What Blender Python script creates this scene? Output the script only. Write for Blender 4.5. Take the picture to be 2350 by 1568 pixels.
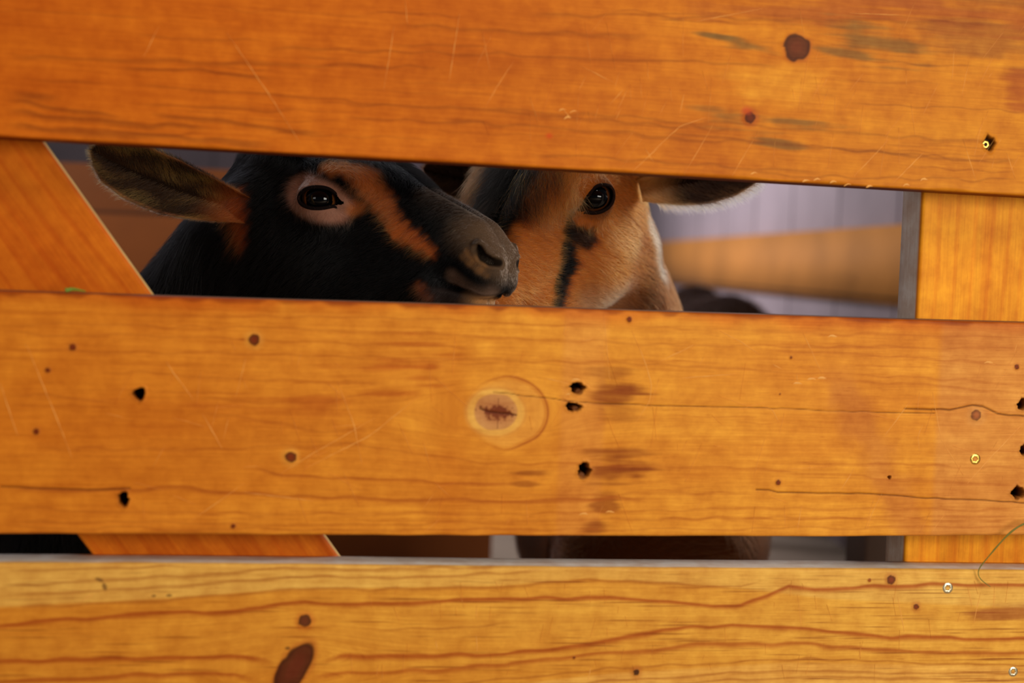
import bpy, bmesh, math, random
import numpy as np
from math import radians, sin, cos, pi
for o in list(bpy.data.objects): bpy.data.objects.remove(o)
SC = bpy.context.scene; COL = SC.collection
# ------------------------------------------------------------ camera (50 mm, wide aperture, focused on the brown goat's eye)
IW, IH, FPX = 2350, 1568, 50/36*2350
_yaw, _pit, _rol = radians(11.5), radians(-3.2), .036
CD = np.array([sin(_yaw)*cos(_pit), cos(_yaw)*cos(_pit), sin(_pit)])
_r = np.array([cos(_yaw), -sin(_yaw), 0]); _u = np.cross(_r, CD)
CR = _r*cos(_rol)+_u*sin(_rol); CU = _u*cos(_rol)-_r*sin(_rol)
CAM = np.array([0, 0, .561])-CD*1.06
def at(px, py, Y):
    """point of the vertical plane y = Y that the surveyed image point lies on"""
    v = CD*FPX+CR*(px-IW/2)+CU*(IH/2-py); return CAM+v*(Y-CAM[1])/v[1]
from mathutils import Matrix, Vector
cd = bpy.data.cameras.new('camera'); cam = bpy.data.objects.new('camera', cd); COL.objects.link(cam)
cam.matrix_world = Matrix([[CR[i], CU[i], -CD[i], CAM[i]] for i in range(3)]+[[0, 0, 0, 1]])
cd.lens = 50; cd.sensor_width = 36; cd.clip_start = .05
cd.dof.use_dof = True; cd.dof.aperture_fstop = 3.6
cd.dof.focus_distance = 1.225
SC.camera = cam
# ------------------------------------------------------------ light
w = bpy.data.worlds.new('world'); SC.world = w; w.use_nodes = True
w.node_tree.nodes['Background'].inputs[0].default_value = (.80, .82, 1.0, 1)
w.node_tree.nodes['Background'].inputs[1].default_value = .045
def area(name, loc, target, sx, sy, power, col, spread=pi):
    l = bpy.data.lights.new(name, 'AREA'); l.shape = 'RECTANGLE'; l.size = sx; l.size_y = sy; l.energy = power; l.color = col
    o = bpy.data.objects.new(name, l); COL.objects.link(o); o.location = loc
    l.spread = spread
    o.rotation_euler = (Vector(target)-Vector(loc)).to_track_quat('-Z', 'Y').to_euler(); return o
area('barn_doorway_light', (1.45, -2.3, 1.0), (.10, 0, .55), 1.3, 1.2, 48, (1, .94, .83))
area('aisle_fill_light', (-1.9, -1.9, 1.0), (.2, 0, .55), .9, .9, 6, (1, .95, .88))  # soft fill added front left to brighten the upright's side
area('aisle_overhead_fill', (.2, -1.1, 2.3), (.05, 0, .3), .9, .6, 14, (1, .92, .82))  # overhead fill added to lift the bottom board's ledge
area('rear_wall_fill', (-1.4, 3.3, 1.8), (1.3, 3.3, .5), 1.2, 1.0, 42, (.98, .93, 1), radians(110))  # added fill, narrowed and aimed to brighten the right wall
area('side_window_light', (1.5, .80, 1.05), (.25, .35, .60), .5, .5, 10, (1, .93, .88))
area('rear_overhead_fill', (-1.0, 1.9, 2.4), (.3, .05, .6), .8, .7, 11, (.92, .94, 1))  # high fill added to reach the upright's side, also rims the goats
SC.view_settings.view_transform = 'Standard'; SC.view_settings.look = 'None'
SC.view_settings.exposure = 0.0; SC.view_settings.gamma = 1; SC.view_settings.use_curve_mapping = False
# ------------------------------------------------------------ helpers
def lin(r, g, b):
    return tuple(((c/255)/12.92 if c/255 <= .04045 else ((c/255+.055)/1.055)**2.4) for c in (r, g, b))
def tag(o, label=None, cat=None, group=None, kind=None):
    if label: o['label'] = label
    if cat: o['category'] = cat
    if group: o['group'] = group
    if kind: o['kind'] = kind
    return o
def empty(name, loc, **k):
    o = bpy.data.objects.new(name, None); COL.objects.link(o); o.location = loc; o.empty_display_size = .05; return tag(o, **k)
def npmesh(name, V, faces, mats, parent=None, smooth=True, mi=None):
    """faces: list of int arrays (n,3) / (n,4)"""
    me = bpy.data.meshes.new(name); V = np.asarray(V, np.float32)
    loops = np.concatenate([np.asarray(f).ravel() for f in faces]).astype(np.int32)
    tot = np.concatenate([np.full(len(f), np.asarray(f).shape[1]) for f in faces]).astype(np.int32)
    st = np.concatenate([[0], np.cumsum(tot)[:-1]]).astype(np.int32)
    me.vertices.add(len(V)); me.vertices.foreach_set('co', V.ravel())
    me.loops.add(len(loops)); me.loops.foreach_set('vertex_index', loops)
    me.polygons.add(len(tot)); me.polygons.foreach_set('loop_start', st)
    if smooth: me.polygons.foreach_set('use_smooth', np.ones(len(tot), bool))
    if mi is not None: me.polygons.foreach_set('material_index', np.asarray(mi, np.int32))
    for m in mats: me.materials.append(m)
    me.update(calc_edges=True); me.validate()
    o = bpy.data.objects.new(name, me); COL.objects.link(o)
    if parent is not None:
        o.parent = parent; o.matrix_parent_inverse = Matrix.Translation(-Vector(parent_origin(parent)))
    return o
def parent_origin(p):
    v = Vector(p.location)
    while p.parent is not None: p = p.parent; v = v*1.0
    return v
def vattr(me, name, typ, arr):
    a = me.attributes.new(name, typ, 'POINT'); arr = np.asarray(arr, np.float32)
    if typ == 'FLOAT_COLOR':
        if arr.shape[1] == 3: arr = np.c_[arr, np.ones(len(arr))]
        a.data.foreach_set('color', arr.astype(np.float32).ravel())
    else: a.data.foreach_set('value', arr.ravel())
class NT:
    def __init__(s, name):
        s.m = bpy.data.materials.new(name); s.m.use_nodes = True; s.t = s.m.node_tree
        s.b = s.t.nodes['Principled BSDF']; s.out = s.t.nodes['Material Output']
    def n(s, typ, ins=None, **k):
        x = s.t.nodes.new(typ)
        for a, v in k.items(): setattr(x, a, v)
        for a, v in (ins or {}).items():
            if hasattr(v, 'links') or isinstance(v, bpy.types.NodeSocket): s.t.links.new(v, x.inputs[a])
            else: x.inputs[a].default_value = v
        return x
    def link(s, a, b): s.t.links.new(a, b)
def simple(name, col, rough=.6, metal=0, noise=0, scale=40, bump=0):
    t = NT(name); t.b.inputs['Roughness'].default_value = rough; t.b.inputs['Metallic'].default_value = metal
    t.b.inputs['Base Color'].default_value = (*col, 1)
    if noise or bump:
        nz = t.n('ShaderNodeTexNoise', {'Scale': scale, 'Detail': 5.})
        if noise:
            mp = t.n('ShaderNodeMapRange', {0: nz.outputs[0], 3: 1-noise, 4: 1+noise})
            mx = t.n('ShaderNodeVectorMath', {0: (*col,), 3: mp.outputs[0]}, operation='SCALE')
            t.link(mx.outputs[0], t.b.inputs['Base Color'])
        if bump:
            b = t.n('ShaderNodeBump', {'Height': nz.outputs[0], 'Strength': bump, 'Distance': .002}); t.link(b.outputs[0], t.b.inputs['Normal'])
    return t.m
def box(lo, hi):
    (a, b, c), (d, e, f) = lo, hi
    V = [(a,b,c),(d,b,c),(d,e,c),(a,e,c),(a,b,f),(d,b,f),(d,e,f),(a,e,f)]
    return V, [(0,3,2,1),(4,5,6,7),(0,1,5,4),(1,2,6,5),(2,3,7,6),(3,0,4,7)]
rng = np.random.default_rng(7)
def vnoise(x, y, seed=0):
    """smooth value noise on a lattice, vectorised"""
    r = np.random.default_rng(seed); L = r.random((256, 256))*2-1
    xi = np.floor(x).astype(int); yi = np.floor(y).astype(int); fx = x-xi; fy = y-yi
    fx = fx*fx*(3-2*fx); fy = fy*fy*(3-2*fy)
    g = lambda i, j: L[i & 255, j & 255]
    return ((g(xi, yi)*(1-fx)+g(xi+1, yi)*fx)*(1-fy)+(g(xi, yi+1)*(1-fx)+g(xi+1, yi+1)*fx)*fy)
def fbm(x, y, seed=0, o=4):
    return sum(vnoise(x*2**i, y*2**i, seed+i)*.5**i for i in range(o))
def sm(a, b, x):
    t = np.clip((x-a)/(b-a), 0, 1); return t*t*(3-2*t)
# ------------------------------------------------------------ the barn behind the gate
def room_piece(name, V, F, mat, kind='structure', **k):
    o = npmesh(name, V, [np.array(F)], [mat], smooth=False); tag(o, kind=kind, **k); return o
def mat_planks(name, c1, rough=.8, seam=.12, axis=0, var=.18, dirt=.5):
    t = NT(name); tc = t.n('ShaderNodeTexCoord'); sp = t.n('ShaderNodeSeparateXYZ', {0: tc.outputs['Object']})
    s = sp.outputs[axis]; d = t.n('ShaderNodeMath', {0: s, 1: seam}, operation='DIVIDE'); fr = t.n('ShaderNodeMath', {0: d.outputs[0]}, operation='FRACT'); fl = t.n('ShaderNodeMath', {0: d.outputs[0]}, operation='FLOOR')
    wn = t.n('ShaderNodeTexWhiteNoise', noise_dimensions='1D'); t.link(fl.outputs[0], wn.inputs['W'])
    gap = t.n('ShaderNodeMath', {0: fr.outputs[0], 1: .035}, operation='LESS_THAN'); nz = t.n('ShaderNodeTexNoise', {'Vector': tc.outputs['Object'], 'Scale': 5., 'Detail': 6.})
    a = t.n('ShaderNodeMapRange', {0: wn.outputs[0], 3: 1-var, 4: 1+var*.4}); b = t.n('ShaderNodeMapRange', {0: nz.outputs[0], 1: .3, 2: .75, 3: 1.1, 4: 1-dirt*.5})
    m = t.n('ShaderNodeMath', {0: a.outputs[0], 1: b.outputs[0]}, operation='MULTIPLY'); g = t.n('ShaderNodeMapRange', {0: gap.outputs[0], 3: 1, 4: .35}); m2 = t.n('ShaderNodeMath', {0: m.outputs[0], 1: g.outputs[0]}, operation='MULTIPLY')
    mx = t.n('ShaderNodeVectorMath', {0: c1, 3: m2.outputs[0]}, operation='SCALE'); t.link(mx.outputs[0], t.b.inputs['Base Color']); t.b.inputs['Roughness'].default_value = rough; return t.m
LIME = mat_planks('limewashed_planks', lin(160, 150, 160), seam=.28, axis=0, var=.10, dirt=.2)
LIMEY = mat_planks('limewashed_planks_side', lin(174, 160, 166), seam=.42, axis=1, var=.10, dirt=.25)
BROWNW = mat_planks('barn_planks', lin(186, 122, 52), seam=.19, axis=2, var=.2)
OLDW = mat_planks('old_planks', lin(170, 92, 34), seam=.17, axis=2, var=.2)
STRAW = simple('littered_floor', lin(150, 132, 112), .95, 0, .35, 30, .6)
az = radians(7.7); f2 = np.array([sin(az), cos(az)]); n2 = np.array([cos(az), -sin(az)]); c2 = CAM[:2]+n2*.98
def slab(name, a, b, z0, z1, th, mat, **k):
    """upright slab from ground point a to b, thickness th to its right"""
    a, b = np.array(a), np.array(b); d = (b-a)/np.linalg.norm(b-a); n = np.array([d[1], -d[0]])*th; P = [a, b, b+n, a+n]
    V = [(*p, z) for z in (z0, z1) for p in P]; F = [(0, 3, 2, 1), (4, 5, 6, 7), (0, 1, 5, 4), (1, 2, 6, 5), (2, 3, 7, 6), (3, 0, 4, 7)]; return room_piece(name, V, F, mat, **k)
w0 = c2+f2*2.05; w1 = c2+f2*7.2
slab('wall_right', w0, w1, 0, 2.6, .10, LIMEY)
V, F = box((-3.2, 6.0, 0), (3.2, 6.1, 2.6)); room_piece('wall_back', V, F, LIME)
V, F = box((-3.3, .3, 0), (-3.2, 6.0, 2.6)); room_piece('wall_left', V, F, LIMEY)
V, F = box((-3.3, -3.5, -.05), (3.3, 6.1, 0)); room_piece('floor', V, F, STRAW)
# plank rail along the right wall
t_ = .025; r0 = c2-n2*t_+f2*2.07; r1 = c2-n2*t_+f2*6.9
slab('plank_rail', r0, r1, .62-.058, .62+.103, t_-.0005, BROWNW, kind=None, label='blurred horizontal wooden plank fixed along the pale wall at right', cat='plank')
# wooden partition in the shade on the left
V, F = box((-1.55, 1.60, .0), (.30, 1.63, .768)); o = room_piece('wooden_partition', V, F, OLDW, kind=None, label='shaded brown wooden partition behind the black goat', cat='partition')
# dark post behind the gate at lower right
def post(name, x, y, w, d, h, mat, lab):
    V, F = box((x-w/2, y-d/2, 0), (x+w/2, y+d/2, h)); o = room_piece(name, V, F, mat, kind=None, label=lab, cat='post')
    bv = o.modifiers.new('bevel', 'BEVEL'); bv.width = .004; bv.segments = 2
q = at(1992, 1255, .62); post('wooden_post', q[0], .62, .035, .06, .43, simple('dark_post', lin(74, 52, 38), .8, 0, .3, 30), 'short dark post standing behind the gate at lower right')
# ------------------------------------------------------------ the gate: boards with their knots, cracks, holes and stains
PXM = .00034                                    # metres per image pixel on the boards
def mat_wood():
    t = NT('varnished_pine')
    col = t.n('ShaderNodeAttribute', attribute_name='wood').outputs['Color']
    g = t.n('ShaderNodeAttribute', attribute_name='grain').outputs['Vector']     # (along, across) in metres
    ms = t.n('ShaderNodeVectorMath', {0: g, 1: (9, 420, 1)}, operation='MULTIPLY')
    n1 = t.n('ShaderNodeTexNoise', {'Vector': ms.outputs[0], 'Scale': 1., 'Detail': 5., 'Roughness': .62})
    ms2 = t.n('ShaderNodeVectorMath', {0: g, 1: (75, 1500, 1)}, operation='MULTIPLY')
    n2 = t.n('ShaderNodeTexNoise', {'Vector': ms2.outputs[0], 'Scale': 1., 'Detail': 3.})
    ms3 = t.n('ShaderNodeVectorMath', {0: g, 1: (60, 60, 1)}, operation='MULTIPLY')
    n3 = t.n('ShaderNodeTexNoise', {'Vector': ms3.outputs[0], 'Scale': 1., 'Detail': 6., 'Roughness': .6})
    a = t.n('ShaderNodeMapRange', {0: n1.outputs[0], 1: .3, 2: .72, 3: 1.10, 4: .86})
    b = t.n('ShaderNodeMapRange', {0: n2.outputs[0], 1: .3, 2: .75, 3: 1.05, 4: .90})
    c = t.n('ShaderNodeMapRange', {0: n3.outputs[0], 1: .25, 2: .75, 3: .78, 4: 1.20})
    dk = t.n('ShaderNodeMapRange', {0: n2.outputs[0], 1: .70, 2: .78, 3: 1.0, 4: .62})      # short dark pores
    m1 = t.n('ShaderNodeMath', {0: a.outputs[0], 1: b.outputs[0]}, operation='MULTIPLY')
    m2 = t.n('ShaderNodeMath', {0: m1.outputs[0], 1: c.outputs[0]}, operation='MULTIPLY')
    m3 = t.n('ShaderNodeMath', {0: m2.outputs[0], 1: dk.outputs[0]}, operation='MULTIPLY')
    # darker grain also redder: raise the colour channels by rising powers
    pw = t.n('ShaderNodeCombineXYZ')
    for i, e in enumerate((.75, 1.25, 1.6)):
        q = t.n('ShaderNodeMath', {0: m3.outputs[0], 1: e}, operation='POWER'); t.link(q.outputs[0], pw.inputs[i])
    mul = t.n('ShaderNodeVectorMath', {0: col, 1: pw.outputs[0]}, operation='MULTIPLY')
    t.link(mul.outputs[0], t.b.inputs['Base Color'])
    t.b.inputs['Roughness'].default_value = .5; t.b.inputs['Specular IOR Level'].default_value = .10
    bp = t.n('ShaderNodeBump', {'Height': m3.outputs[0], 'Strength': .18, 'Distance': .0006}); t.link(bp.outputs[0], t.b.inputs['Normal'])
    return t.m
WOOD = mat_wood()
RAW = simple('bare_splinter', lin(240, 168, 74), .6)
C_ = lambda *a: np.array(lin(*a))
class Board:
    """plank lying in the plane y=Y; zt(x), zb(x) give its edges; x range fine inside [f0,f1]"""
    def __init__(s, name, x0, x1, zt, zb, Y, th, step, base, fine, seed, edge, vertical=False, round_=.0022):
        s.name, s.Y, s.seed = name, Y, seed
        xs = np.concatenate([np.linspace(x0, fine[0], 30)[:-1] if x0 < fine[0]-1e-6 else [], np.arange(fine[0], fine[1], step), np.linspace(fine[1], x1, 30) if x1 > fine[1]+1e-6 else [x1]])
        nz = max(8, int((zt(0)-zb(0))/step)); v = np.linspace(0, 1, nz)
        X = np.repeat(xs[:, None], nz, 1); top = zt(xs)[:, None]; bot = zb(xs)[:, None]
        Z = bot+(top-bot)*v; e = np.minimum(top-Z, Z-bot)
        rr = round_*(1+.5*vnoise(X*40, Z*0, seed+5))
        dy = np.where(e < rr, rr-np.sqrt(np.maximum(rr**2-(rr-e)**2, 0)), 0)
        s.X, s.Z, s.DY = X, Z, dy
        s.along, s.across = (X, Z-(.5*(top+bot)-(.5*(zt(0)+zb(0))))) if not vertical else (Z, X)
        s.warp = np.zeros_like(X); s.mul = np.ones(X.shape+(3,)); s.th = th; s.top, s.bot = top, bot
        s.col = np.array(base)*np.ones(X.shape+(3,)); s.edge = np.array(edge); s.strips = []; s.vertical = vertical
    def k(s, px, py): q = at(px, py, s.Y); return q[0], q[2]
    def d(s, px, py, rx, ry=None, ang=0):
        x, z = s.k(px, py); ry = ry or rx; u = s.X-x; v = s.Z-z; a = radians(ang)
        return np.hypot((u*cos(a)+v*sin(a))/(rx*PXM), (-u*sin(a)+v*cos(a))/(ry*PXM)), u, v
    def blend(s, m, c, a=1): s.col = s.col*(1-(m*a)[..., None])+np.array(c)*(m*a)[..., None]
    def tint(s, m, f): s.col = s.col*(1+m[..., None]*(np.array(f)-1))
    def curve(s, pts):
        P = np.array([s.k(*p) for p in pts]); return np.interp(s.X, P[:, 0], P[:, 1], left=9, right=9), P
    def line(s, pts, wid, c, a=.8, soft=1.0, wob=0, asym=.35):
        zc, P = s.curve(pts); w = wid*PXM*(1+.35*vnoise(s.X*45, s.X*0, len(pts)+int(pts[0][1])))
        dz = s.Z-zc-wob*PXM*vnoise(s.X*60, s.X*0, int(pts[0][1])+3)
        m = np.where(dz > 0, sm(1, 0, dz/(w*asym*2)), sm(1, 0, -dz/(w*(2-2*asym)))); m = m*sm(P[0, 0], P[0, 0]+.022, s.X)*sm(P[-1, 0], P[-1, 0]-.022, s.X); s.blend(m, c, a)
    def crack(s, pts, wid=1.6, depth=.0012):
        zc, P = s.curve(pts); dz = np.abs(s.Z-zc-.0004*vnoise(s.X*120, s.X*0, 5)); m = sm(1, 0, dz/(wid*PXM*1.6))
        s.blend(m, C_(70, 28, 8), .8); s.DY = s.DY+m*depth
    def swirl(s, px, py, r, amp=.5):
        """the grain flows round a knot"""
        d, u, v = s.d(px, py, r*2.6, r*1.5); s.warp += -np.sign(v)*r*PXM*amp*np.exp(-d**2)*np.minimum(1, np.abs(v)/(r*PXM*.4))
    def knot(s, px, py, r, core=(84, 30, 12), ring=(205, 120, 40), ry=None, ang=0, a=.92, halo=1.7, amp=.6):
        d, u, v = s.d(px, py, r, ry, ang); jit = .12*vnoise(np.arctan2(v, u)*2.2+9, d*3, int(px)); d = d+jit
        s.swirl(px, py, r, amp); s.blend(sm(halo, 1.0, d), C_(*ring), .5)
        s.blend(sm(1.06, .84, d), C_(*core), a); s.blend(sm(.62, .3, d), C_(*[min(255, c*1.5) for c in core]), .35)
        s.blend(np.exp(-((d-.92)/.1)**2), C_(*[c*.45 for c in core]), .6); s.DY = s.DY-.0003*sm(1.5, .9, d)
    def hole(s, px, py, r, ry=None, depth=.016):
        d, u, v = s.d(px, py, r, ry); an = np.arctan2(v, u); d = d*(1+.22*vnoise(an*1.6+7, d*0, int(px+py))+.08*vnoise(an*5, d*0, 3))
        s.blend(sm(1.35, 1.0, d), C_(120, 58, 18), .55); s.blend(sm(1.0, .8, d), C_(24, 11, 5), .95)
        s.DY = s.DY+depth*sm(1.02, .72, d)-.0005*np.exp(-((d-1.22)/.16)**2)
    def stain(s, px, py, rx, ry, c, a=.5, ang=0, streak=1.0):
        d, u, v = s.d(px, py, rx, ry, ang)
        n = fbm(s.X*14+3, s.Z*260, int(px+py), 3)*streak*.55+fbm(s.X*50, s.Z*60, int(px), 3)*.25
        s.blend(sm(1.15, .15, d+n), C_(*c), min(.95, a*1.2))
    def scratch(s, pts, wid=1.6): s.strips.append((pts, wid))
    def build(s, parent):
        nx, nz = s.X.shape; th = s.th
        # closed loop round the plank: front (bottom to top), top ledge, back, bottom ledge
        g = s.across+s.warp
        def ring(A, T, Bk, Bm): return np.concatenate([A, T, Bk, Bm], 1)
        nl = 5; t = np.linspace(.12, 1, nl); one = np.ones((nx, 1))
        y0t = s.DY[:, -1:]+s.Y; y0b = s.DY[:, :1]+s.Y
        Yt = y0t+(th-(y0t-s.Y))*t; Yb = (y0b+(th-(y0b-s.Y))*t)[:, ::-1]
        XX = np.repeat(s.X[:, :1], nz+2*nl, 1)
        YY = np.concatenate([s.Y+s.DY, Yt, Yb], 1)
        ZZ = np.concatenate([s.Z, np.repeat(s.Z[:, -1:], nl, 1), np.repeat(s.Z[:, :1], nl, 1)], 1)
        col = np.concatenate([s.col, np.ones((nx, nl, 3))*s.edge, np.ones((nx, nl, 3))*s.edge*.8], 1)
        if s.vertical: al = np.concatenate([s.along, np.repeat(s.along[:, -1:], 2*nl, 1)], 1); ac = np.concatenate([g, np.repeat(g[:, -1:], 2*nl, 1)], 1)
        else: al = XX; ac = np.concatenate([g, g[:, -1:]+(Yt-s.Y), g[:, :1]-(Yb-s.Y)], 1)
        npf = nz+2*nl; V = np.stack([XX, YY, ZZ], -1).reshape(-1, 3)
        i = np.arange(nx-1)[:, None]*npf; j = np.arange(npf)[None]; j2 = (j+1) % npf
        Q = np.stack([i+j, i+npf+j, i+npf+j2, i+j2], -1).reshape(-1, 4)
        c0 = np.arange(npf); me_f = [Q]; mi = [0]*len(Q)
        # end caps as fans of quads around the loop are not seen; close them with triangles to a centre
        V = list(V); cA = len(V); V.append((s.X[0, 0], s.Y+th/2, float(s.Z[0].mean()))); cB = len(V); V.append((s.X[-1, 0], s.Y+th/2, float(s.Z[-1].mean())))
        T = [(cA, a, (a+1) % npf) for a in range(npf)]+[(cB, (nx-1)*npf+(a+1) % npf, (nx-1)*npf+a) for a in range(npf)]
        mi += [0]*len(T); col = np.r_[col.reshape(-1, 3), [s.edge, s.edge]]
        gr = np.r_[np.stack([al, ac, al*0+s.seed*.37], -1).reshape(-1, 3), [[0, 0, 0], [0, 0, 0]]]
        S = []
        for pts, wid in s.strips:                       # torn fibres standing just proud of the face
            P = np.array([s.k(*p) for p in pts]); L = np.r_[0, np.cumsum(np.hypot(*np.diff(P, axis=0).T))]
            n = max(4, int(L[-1]/.004)); q = np.linspace(0, L[-1], n); P = np.stack([np.interp(q, L, P[:, 0]), np.interp(q, L, P[:, 1])], 1)
            P += rng.normal(size=P.shape)*.00012; tg = np.gradient(P, axis=0); tg /= np.linalg.norm(tg, axis=1)[:, None]; nn = np.stack([-tg[:, 1], tg[:, 0]], 1)
            h = wid*PXM*.5*np.sin(np.linspace(.12, pi-.12, n))**.6*(1+.4*rng.normal(size=n).clip(-1, 1)); b = len(V)
            for m in range(n):
                for o, y in ((-1, .00005), (0, -.0003), (1, .00005)):
                    V.append((P[m, 0]+nn[m, 0]*h[m]*o, s.Y+y, P[m, 1]+nn[m, 1]*h[m]*o))
            for m in range(n-1):
                for o in (0, 1): S.append((b+m*3+o, b+m*3+3+o, b+m*3+4+o, b+m*3+1+o))
        add = len(V)-len(col); col = np.r_[col, np.ones((add, 3))*.5]; gr = np.r_[gr, np.zeros((add, 3))]
        fs = [Q, np.array(T)]; 
        if S: fs.append(np.array(S)); mi += [1]*len(S)
        o = npmesh(s.name, np.array(V), fs, [WOOD, RAW], parent, True, mi)
        vattr(o.data, 'wood', 'FLOAT_COLOR', col)
        a = o.data.attributes.new('grain', 'FLOAT_VECTOR', 'POINT'); a.data.foreach_set('vector', gr.astype(np.float32).ravel())
        return o
gate = empty('wooden_gate', (0, .015, 0), label='orange varnished wooden pen gate with wide horizontal boards and a diagonal brace', cat='gate')
gate_o = gate
def edge_fn(pts, Y=0):
    P = np.array([[at(*p, Y)[0], at(*p, Y)[2]] for p in pts]); a, b = P[0], P[-1]
    def f(x):
        x = np.asarray(x, float); z = np.interp(x, P[:, 0], P[:, 1])
        sl = (P[1, 1]-P[0, 1])/(P[1, 0]-P[0, 0]); sr = (P[-1, 1]-P[-2, 1])/(P[-1, 0]-P[-2, 0])
        return np.where(x < a[0], a[1]+(x-a[0])*sl, np.where(x > b[0], b[1]+(x-b[0])*sr, z))
    return f
FX = (-.40, .49); ST = .0007; TH = .031
# --- top board
tb = edge_fn([(0, 313), (1175, 381), (2350, 449)])
B = Board('board', -.85, .85, lambda x: tb(x)+.176, tb, 0, TH, ST, C_(224, 128, 28), FX, 11, C_(150, 70, 22))
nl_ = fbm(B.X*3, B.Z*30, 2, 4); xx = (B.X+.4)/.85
B.tint(sm(.9, 0, xx), (.86, .62, .48)); B.tint(sm(.3, 1.0, xx), (.93, 1.08, 1.0)); B.tint(np.clip(nl_, 0, 1), (.9, .84, .8)); B.tint(np.clip(-nl_, 0, 1), (1.06, 1.14, 1.2))  # redder wood at left, also darkened in colour for the light falling off
B.tint(sm(-.2, .8, fbm(B.X*7+4, B.Z*14, 77, 4)), (.9, .82, .8))
B.stain(1790, 190, 160, 60, (240, 160, 45), .55, 0, .5); B.stain(2250, 60, 320, 110, (150, 84, 34), .5); B.stain(2040, 20, 500, 50, (176, 88, 30), .6); B.stain(2340, 220, 60, 60, (170, 78, 26), .6)
for p in ((1700, 98, 130, 14, -13), (1640, 82, 60, 8, -10), (1960, 128, 120, 14, -8), (1660, 268, 100, 22, -5), (1840, 283, 90, 16, -4), (1790, 330, 70, 20, -12), (2020, 95, 130, 30, -10)):
    B.stain(p[0], p[1], p[2], p[3], (128, 92, 44), .62, p[4])
for i, (a, b, c, d, w_) in enumerate(((0, 207, 160, 224, 12), (0, 250, 500, 300, 12), (0, 284, 640, 334, 12), (260, 150, 640, 180, 7), (330, 262, 760, 305, 9), (0, 232, 300, 262, 8), (900, 52, 1500, 84, 8), (1100, 240, 2300, 330, 6), (1000, 270, 2100, 360, 6), (1200, 350, 1900, 402, 5), (300, 200, 1700, 300, 5), (1500, 310, 2350, 372, 5), (1900, 345, 2350, 365, 5), (1700, 395, 2350, 415, 4), (0, 120, 900, 160, 8), (1200, 30, 2350, 60, 7), (600, 110, 1800, 150, 5))):
    n = 8; t_ = np.linspace(0, 1, n); r_ = np.random.default_rng(i)
    B.line([(a+(c-a)*q, b+(d-b)*q+4*math.sin(3*q+i)) for q in t_], w_, C_(120, 52, 16), .5 if i < 6 else .32, wob=5)
for i in range(46):
    r_ = np.random.default_rng(900+i); a, y_ = r_.uniform(-100, 2100), r_.uniform(0, 430); l_ = r_.uniform(90, 480)
    if y_ < 318+a*.058-8: B.line([(a, y_), (a+l_*.5, y_+l_*.022+2), (a+l_, y_+l_*.045)], r_.uniform(2, 5), C_(134, 58, 16), r_.uniform(.15, .42), wob=4)
B.knot(1828, 109, 31, (92, 42, 20), (190, 96, 34), halo=1.35); B.knot(1721, 270, 13, (90, 34, 14), (178, 70, 28), halo=2.2); B.stain(1713, 253, 18, 12, (214, 84, 40), .6, 0, .2)
B.stain(1260, 312, 12, 10, (214, 78, 20), .8, 0, .1); B.hole(2270, 330, 16, depth=.0045)
for p in (((520, 75), (620, 220), (690, 330)), ((905, 60), (880, 210)), ((1055, 30), (1030, 190)), ((1290, 250), (1310, 270)), ((1490, 355), (1560, 290), (1620, 270)), ((1570, 400), (1640, 280)), ((1680, 405), (1740, 300)), ((1450, 395), (1520, 330)), ((1480, 340), (1500, 372)), ((1960, 405), (2040, 320)), ((2050, 420), (2120, 350)), ((2240, 415), (2210, 320)), ((1570, 215), (1560, 262)), ((930, 0), (935, 58)), ((1330, 150), (1410, 190)), ((1180, 140), (1120, 230)), ((1430, 205), (1400, 240)), ((2185, 180), (2190, 110)), ((330, 130), (365, 60)), ((2330, 410), (2310, 350)), ((1590, 50), (1750, 20)), ((1950, 30), (2080, 35))):
    B.scratch(p, 1.3)
for i in range(70):
    r_ = np.random.default_rng(300+i); a, b = r_.uniform(1050, 2340), r_.uniform(60, 420); an = r_.uniform(-1.9, -.9); l_ = r_.uniform(15, 110)
    if b < 318+a*.058-14: B.scratch(((a, b), (a+cos(an)*l_, max(2, b+sin(an)*l_))), r_.uniform(.4, .9))
for a, b in ((1290, 252), (1316, 256), (1302, 270), (1875, 412), (1912, 418), (1945, 424), (1995, 428), (1730, 398), (1850, 415), (2080, 425), (2120, 412)):
    B.scratch(((a-8, b+3), (a, b-3), (a+8, b)), 4.0)
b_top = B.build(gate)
b_top['label'] = 'top board, redder at its left end, with a round dark knot'
# --- middle board
mt = edge_fn([(0, 668), (340, 679), (640, 688), (960, 697), (1250, 706), (1500, 715), (1800, 724), (2100, 734), (2350, 741)])
mb = edge_fn([(0, 1226), (700, 1229), (1300, 1231), (1900, 1232), (2350, 1229)])
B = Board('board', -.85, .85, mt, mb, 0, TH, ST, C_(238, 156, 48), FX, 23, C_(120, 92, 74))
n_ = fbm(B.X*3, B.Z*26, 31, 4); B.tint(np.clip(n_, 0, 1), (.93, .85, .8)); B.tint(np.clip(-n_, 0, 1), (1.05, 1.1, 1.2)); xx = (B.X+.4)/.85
B.tint(sm(.66, 0, xx), (.88, .67, .48)); B.tint(sm(-.1, .8, fbm(B.X*8, B.Z*12, 19, 4)), (.94, .88, .85))  # first tint darkens the left end in colour, as the light weakens there
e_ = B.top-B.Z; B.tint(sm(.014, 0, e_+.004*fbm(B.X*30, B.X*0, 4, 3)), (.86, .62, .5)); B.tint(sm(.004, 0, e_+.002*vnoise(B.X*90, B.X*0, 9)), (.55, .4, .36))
xr = at(2150, 950, 0)[0]; B.tint(sm(xr-.003, xr+.004, B.X), (.93, .97, 1.9))
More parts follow.
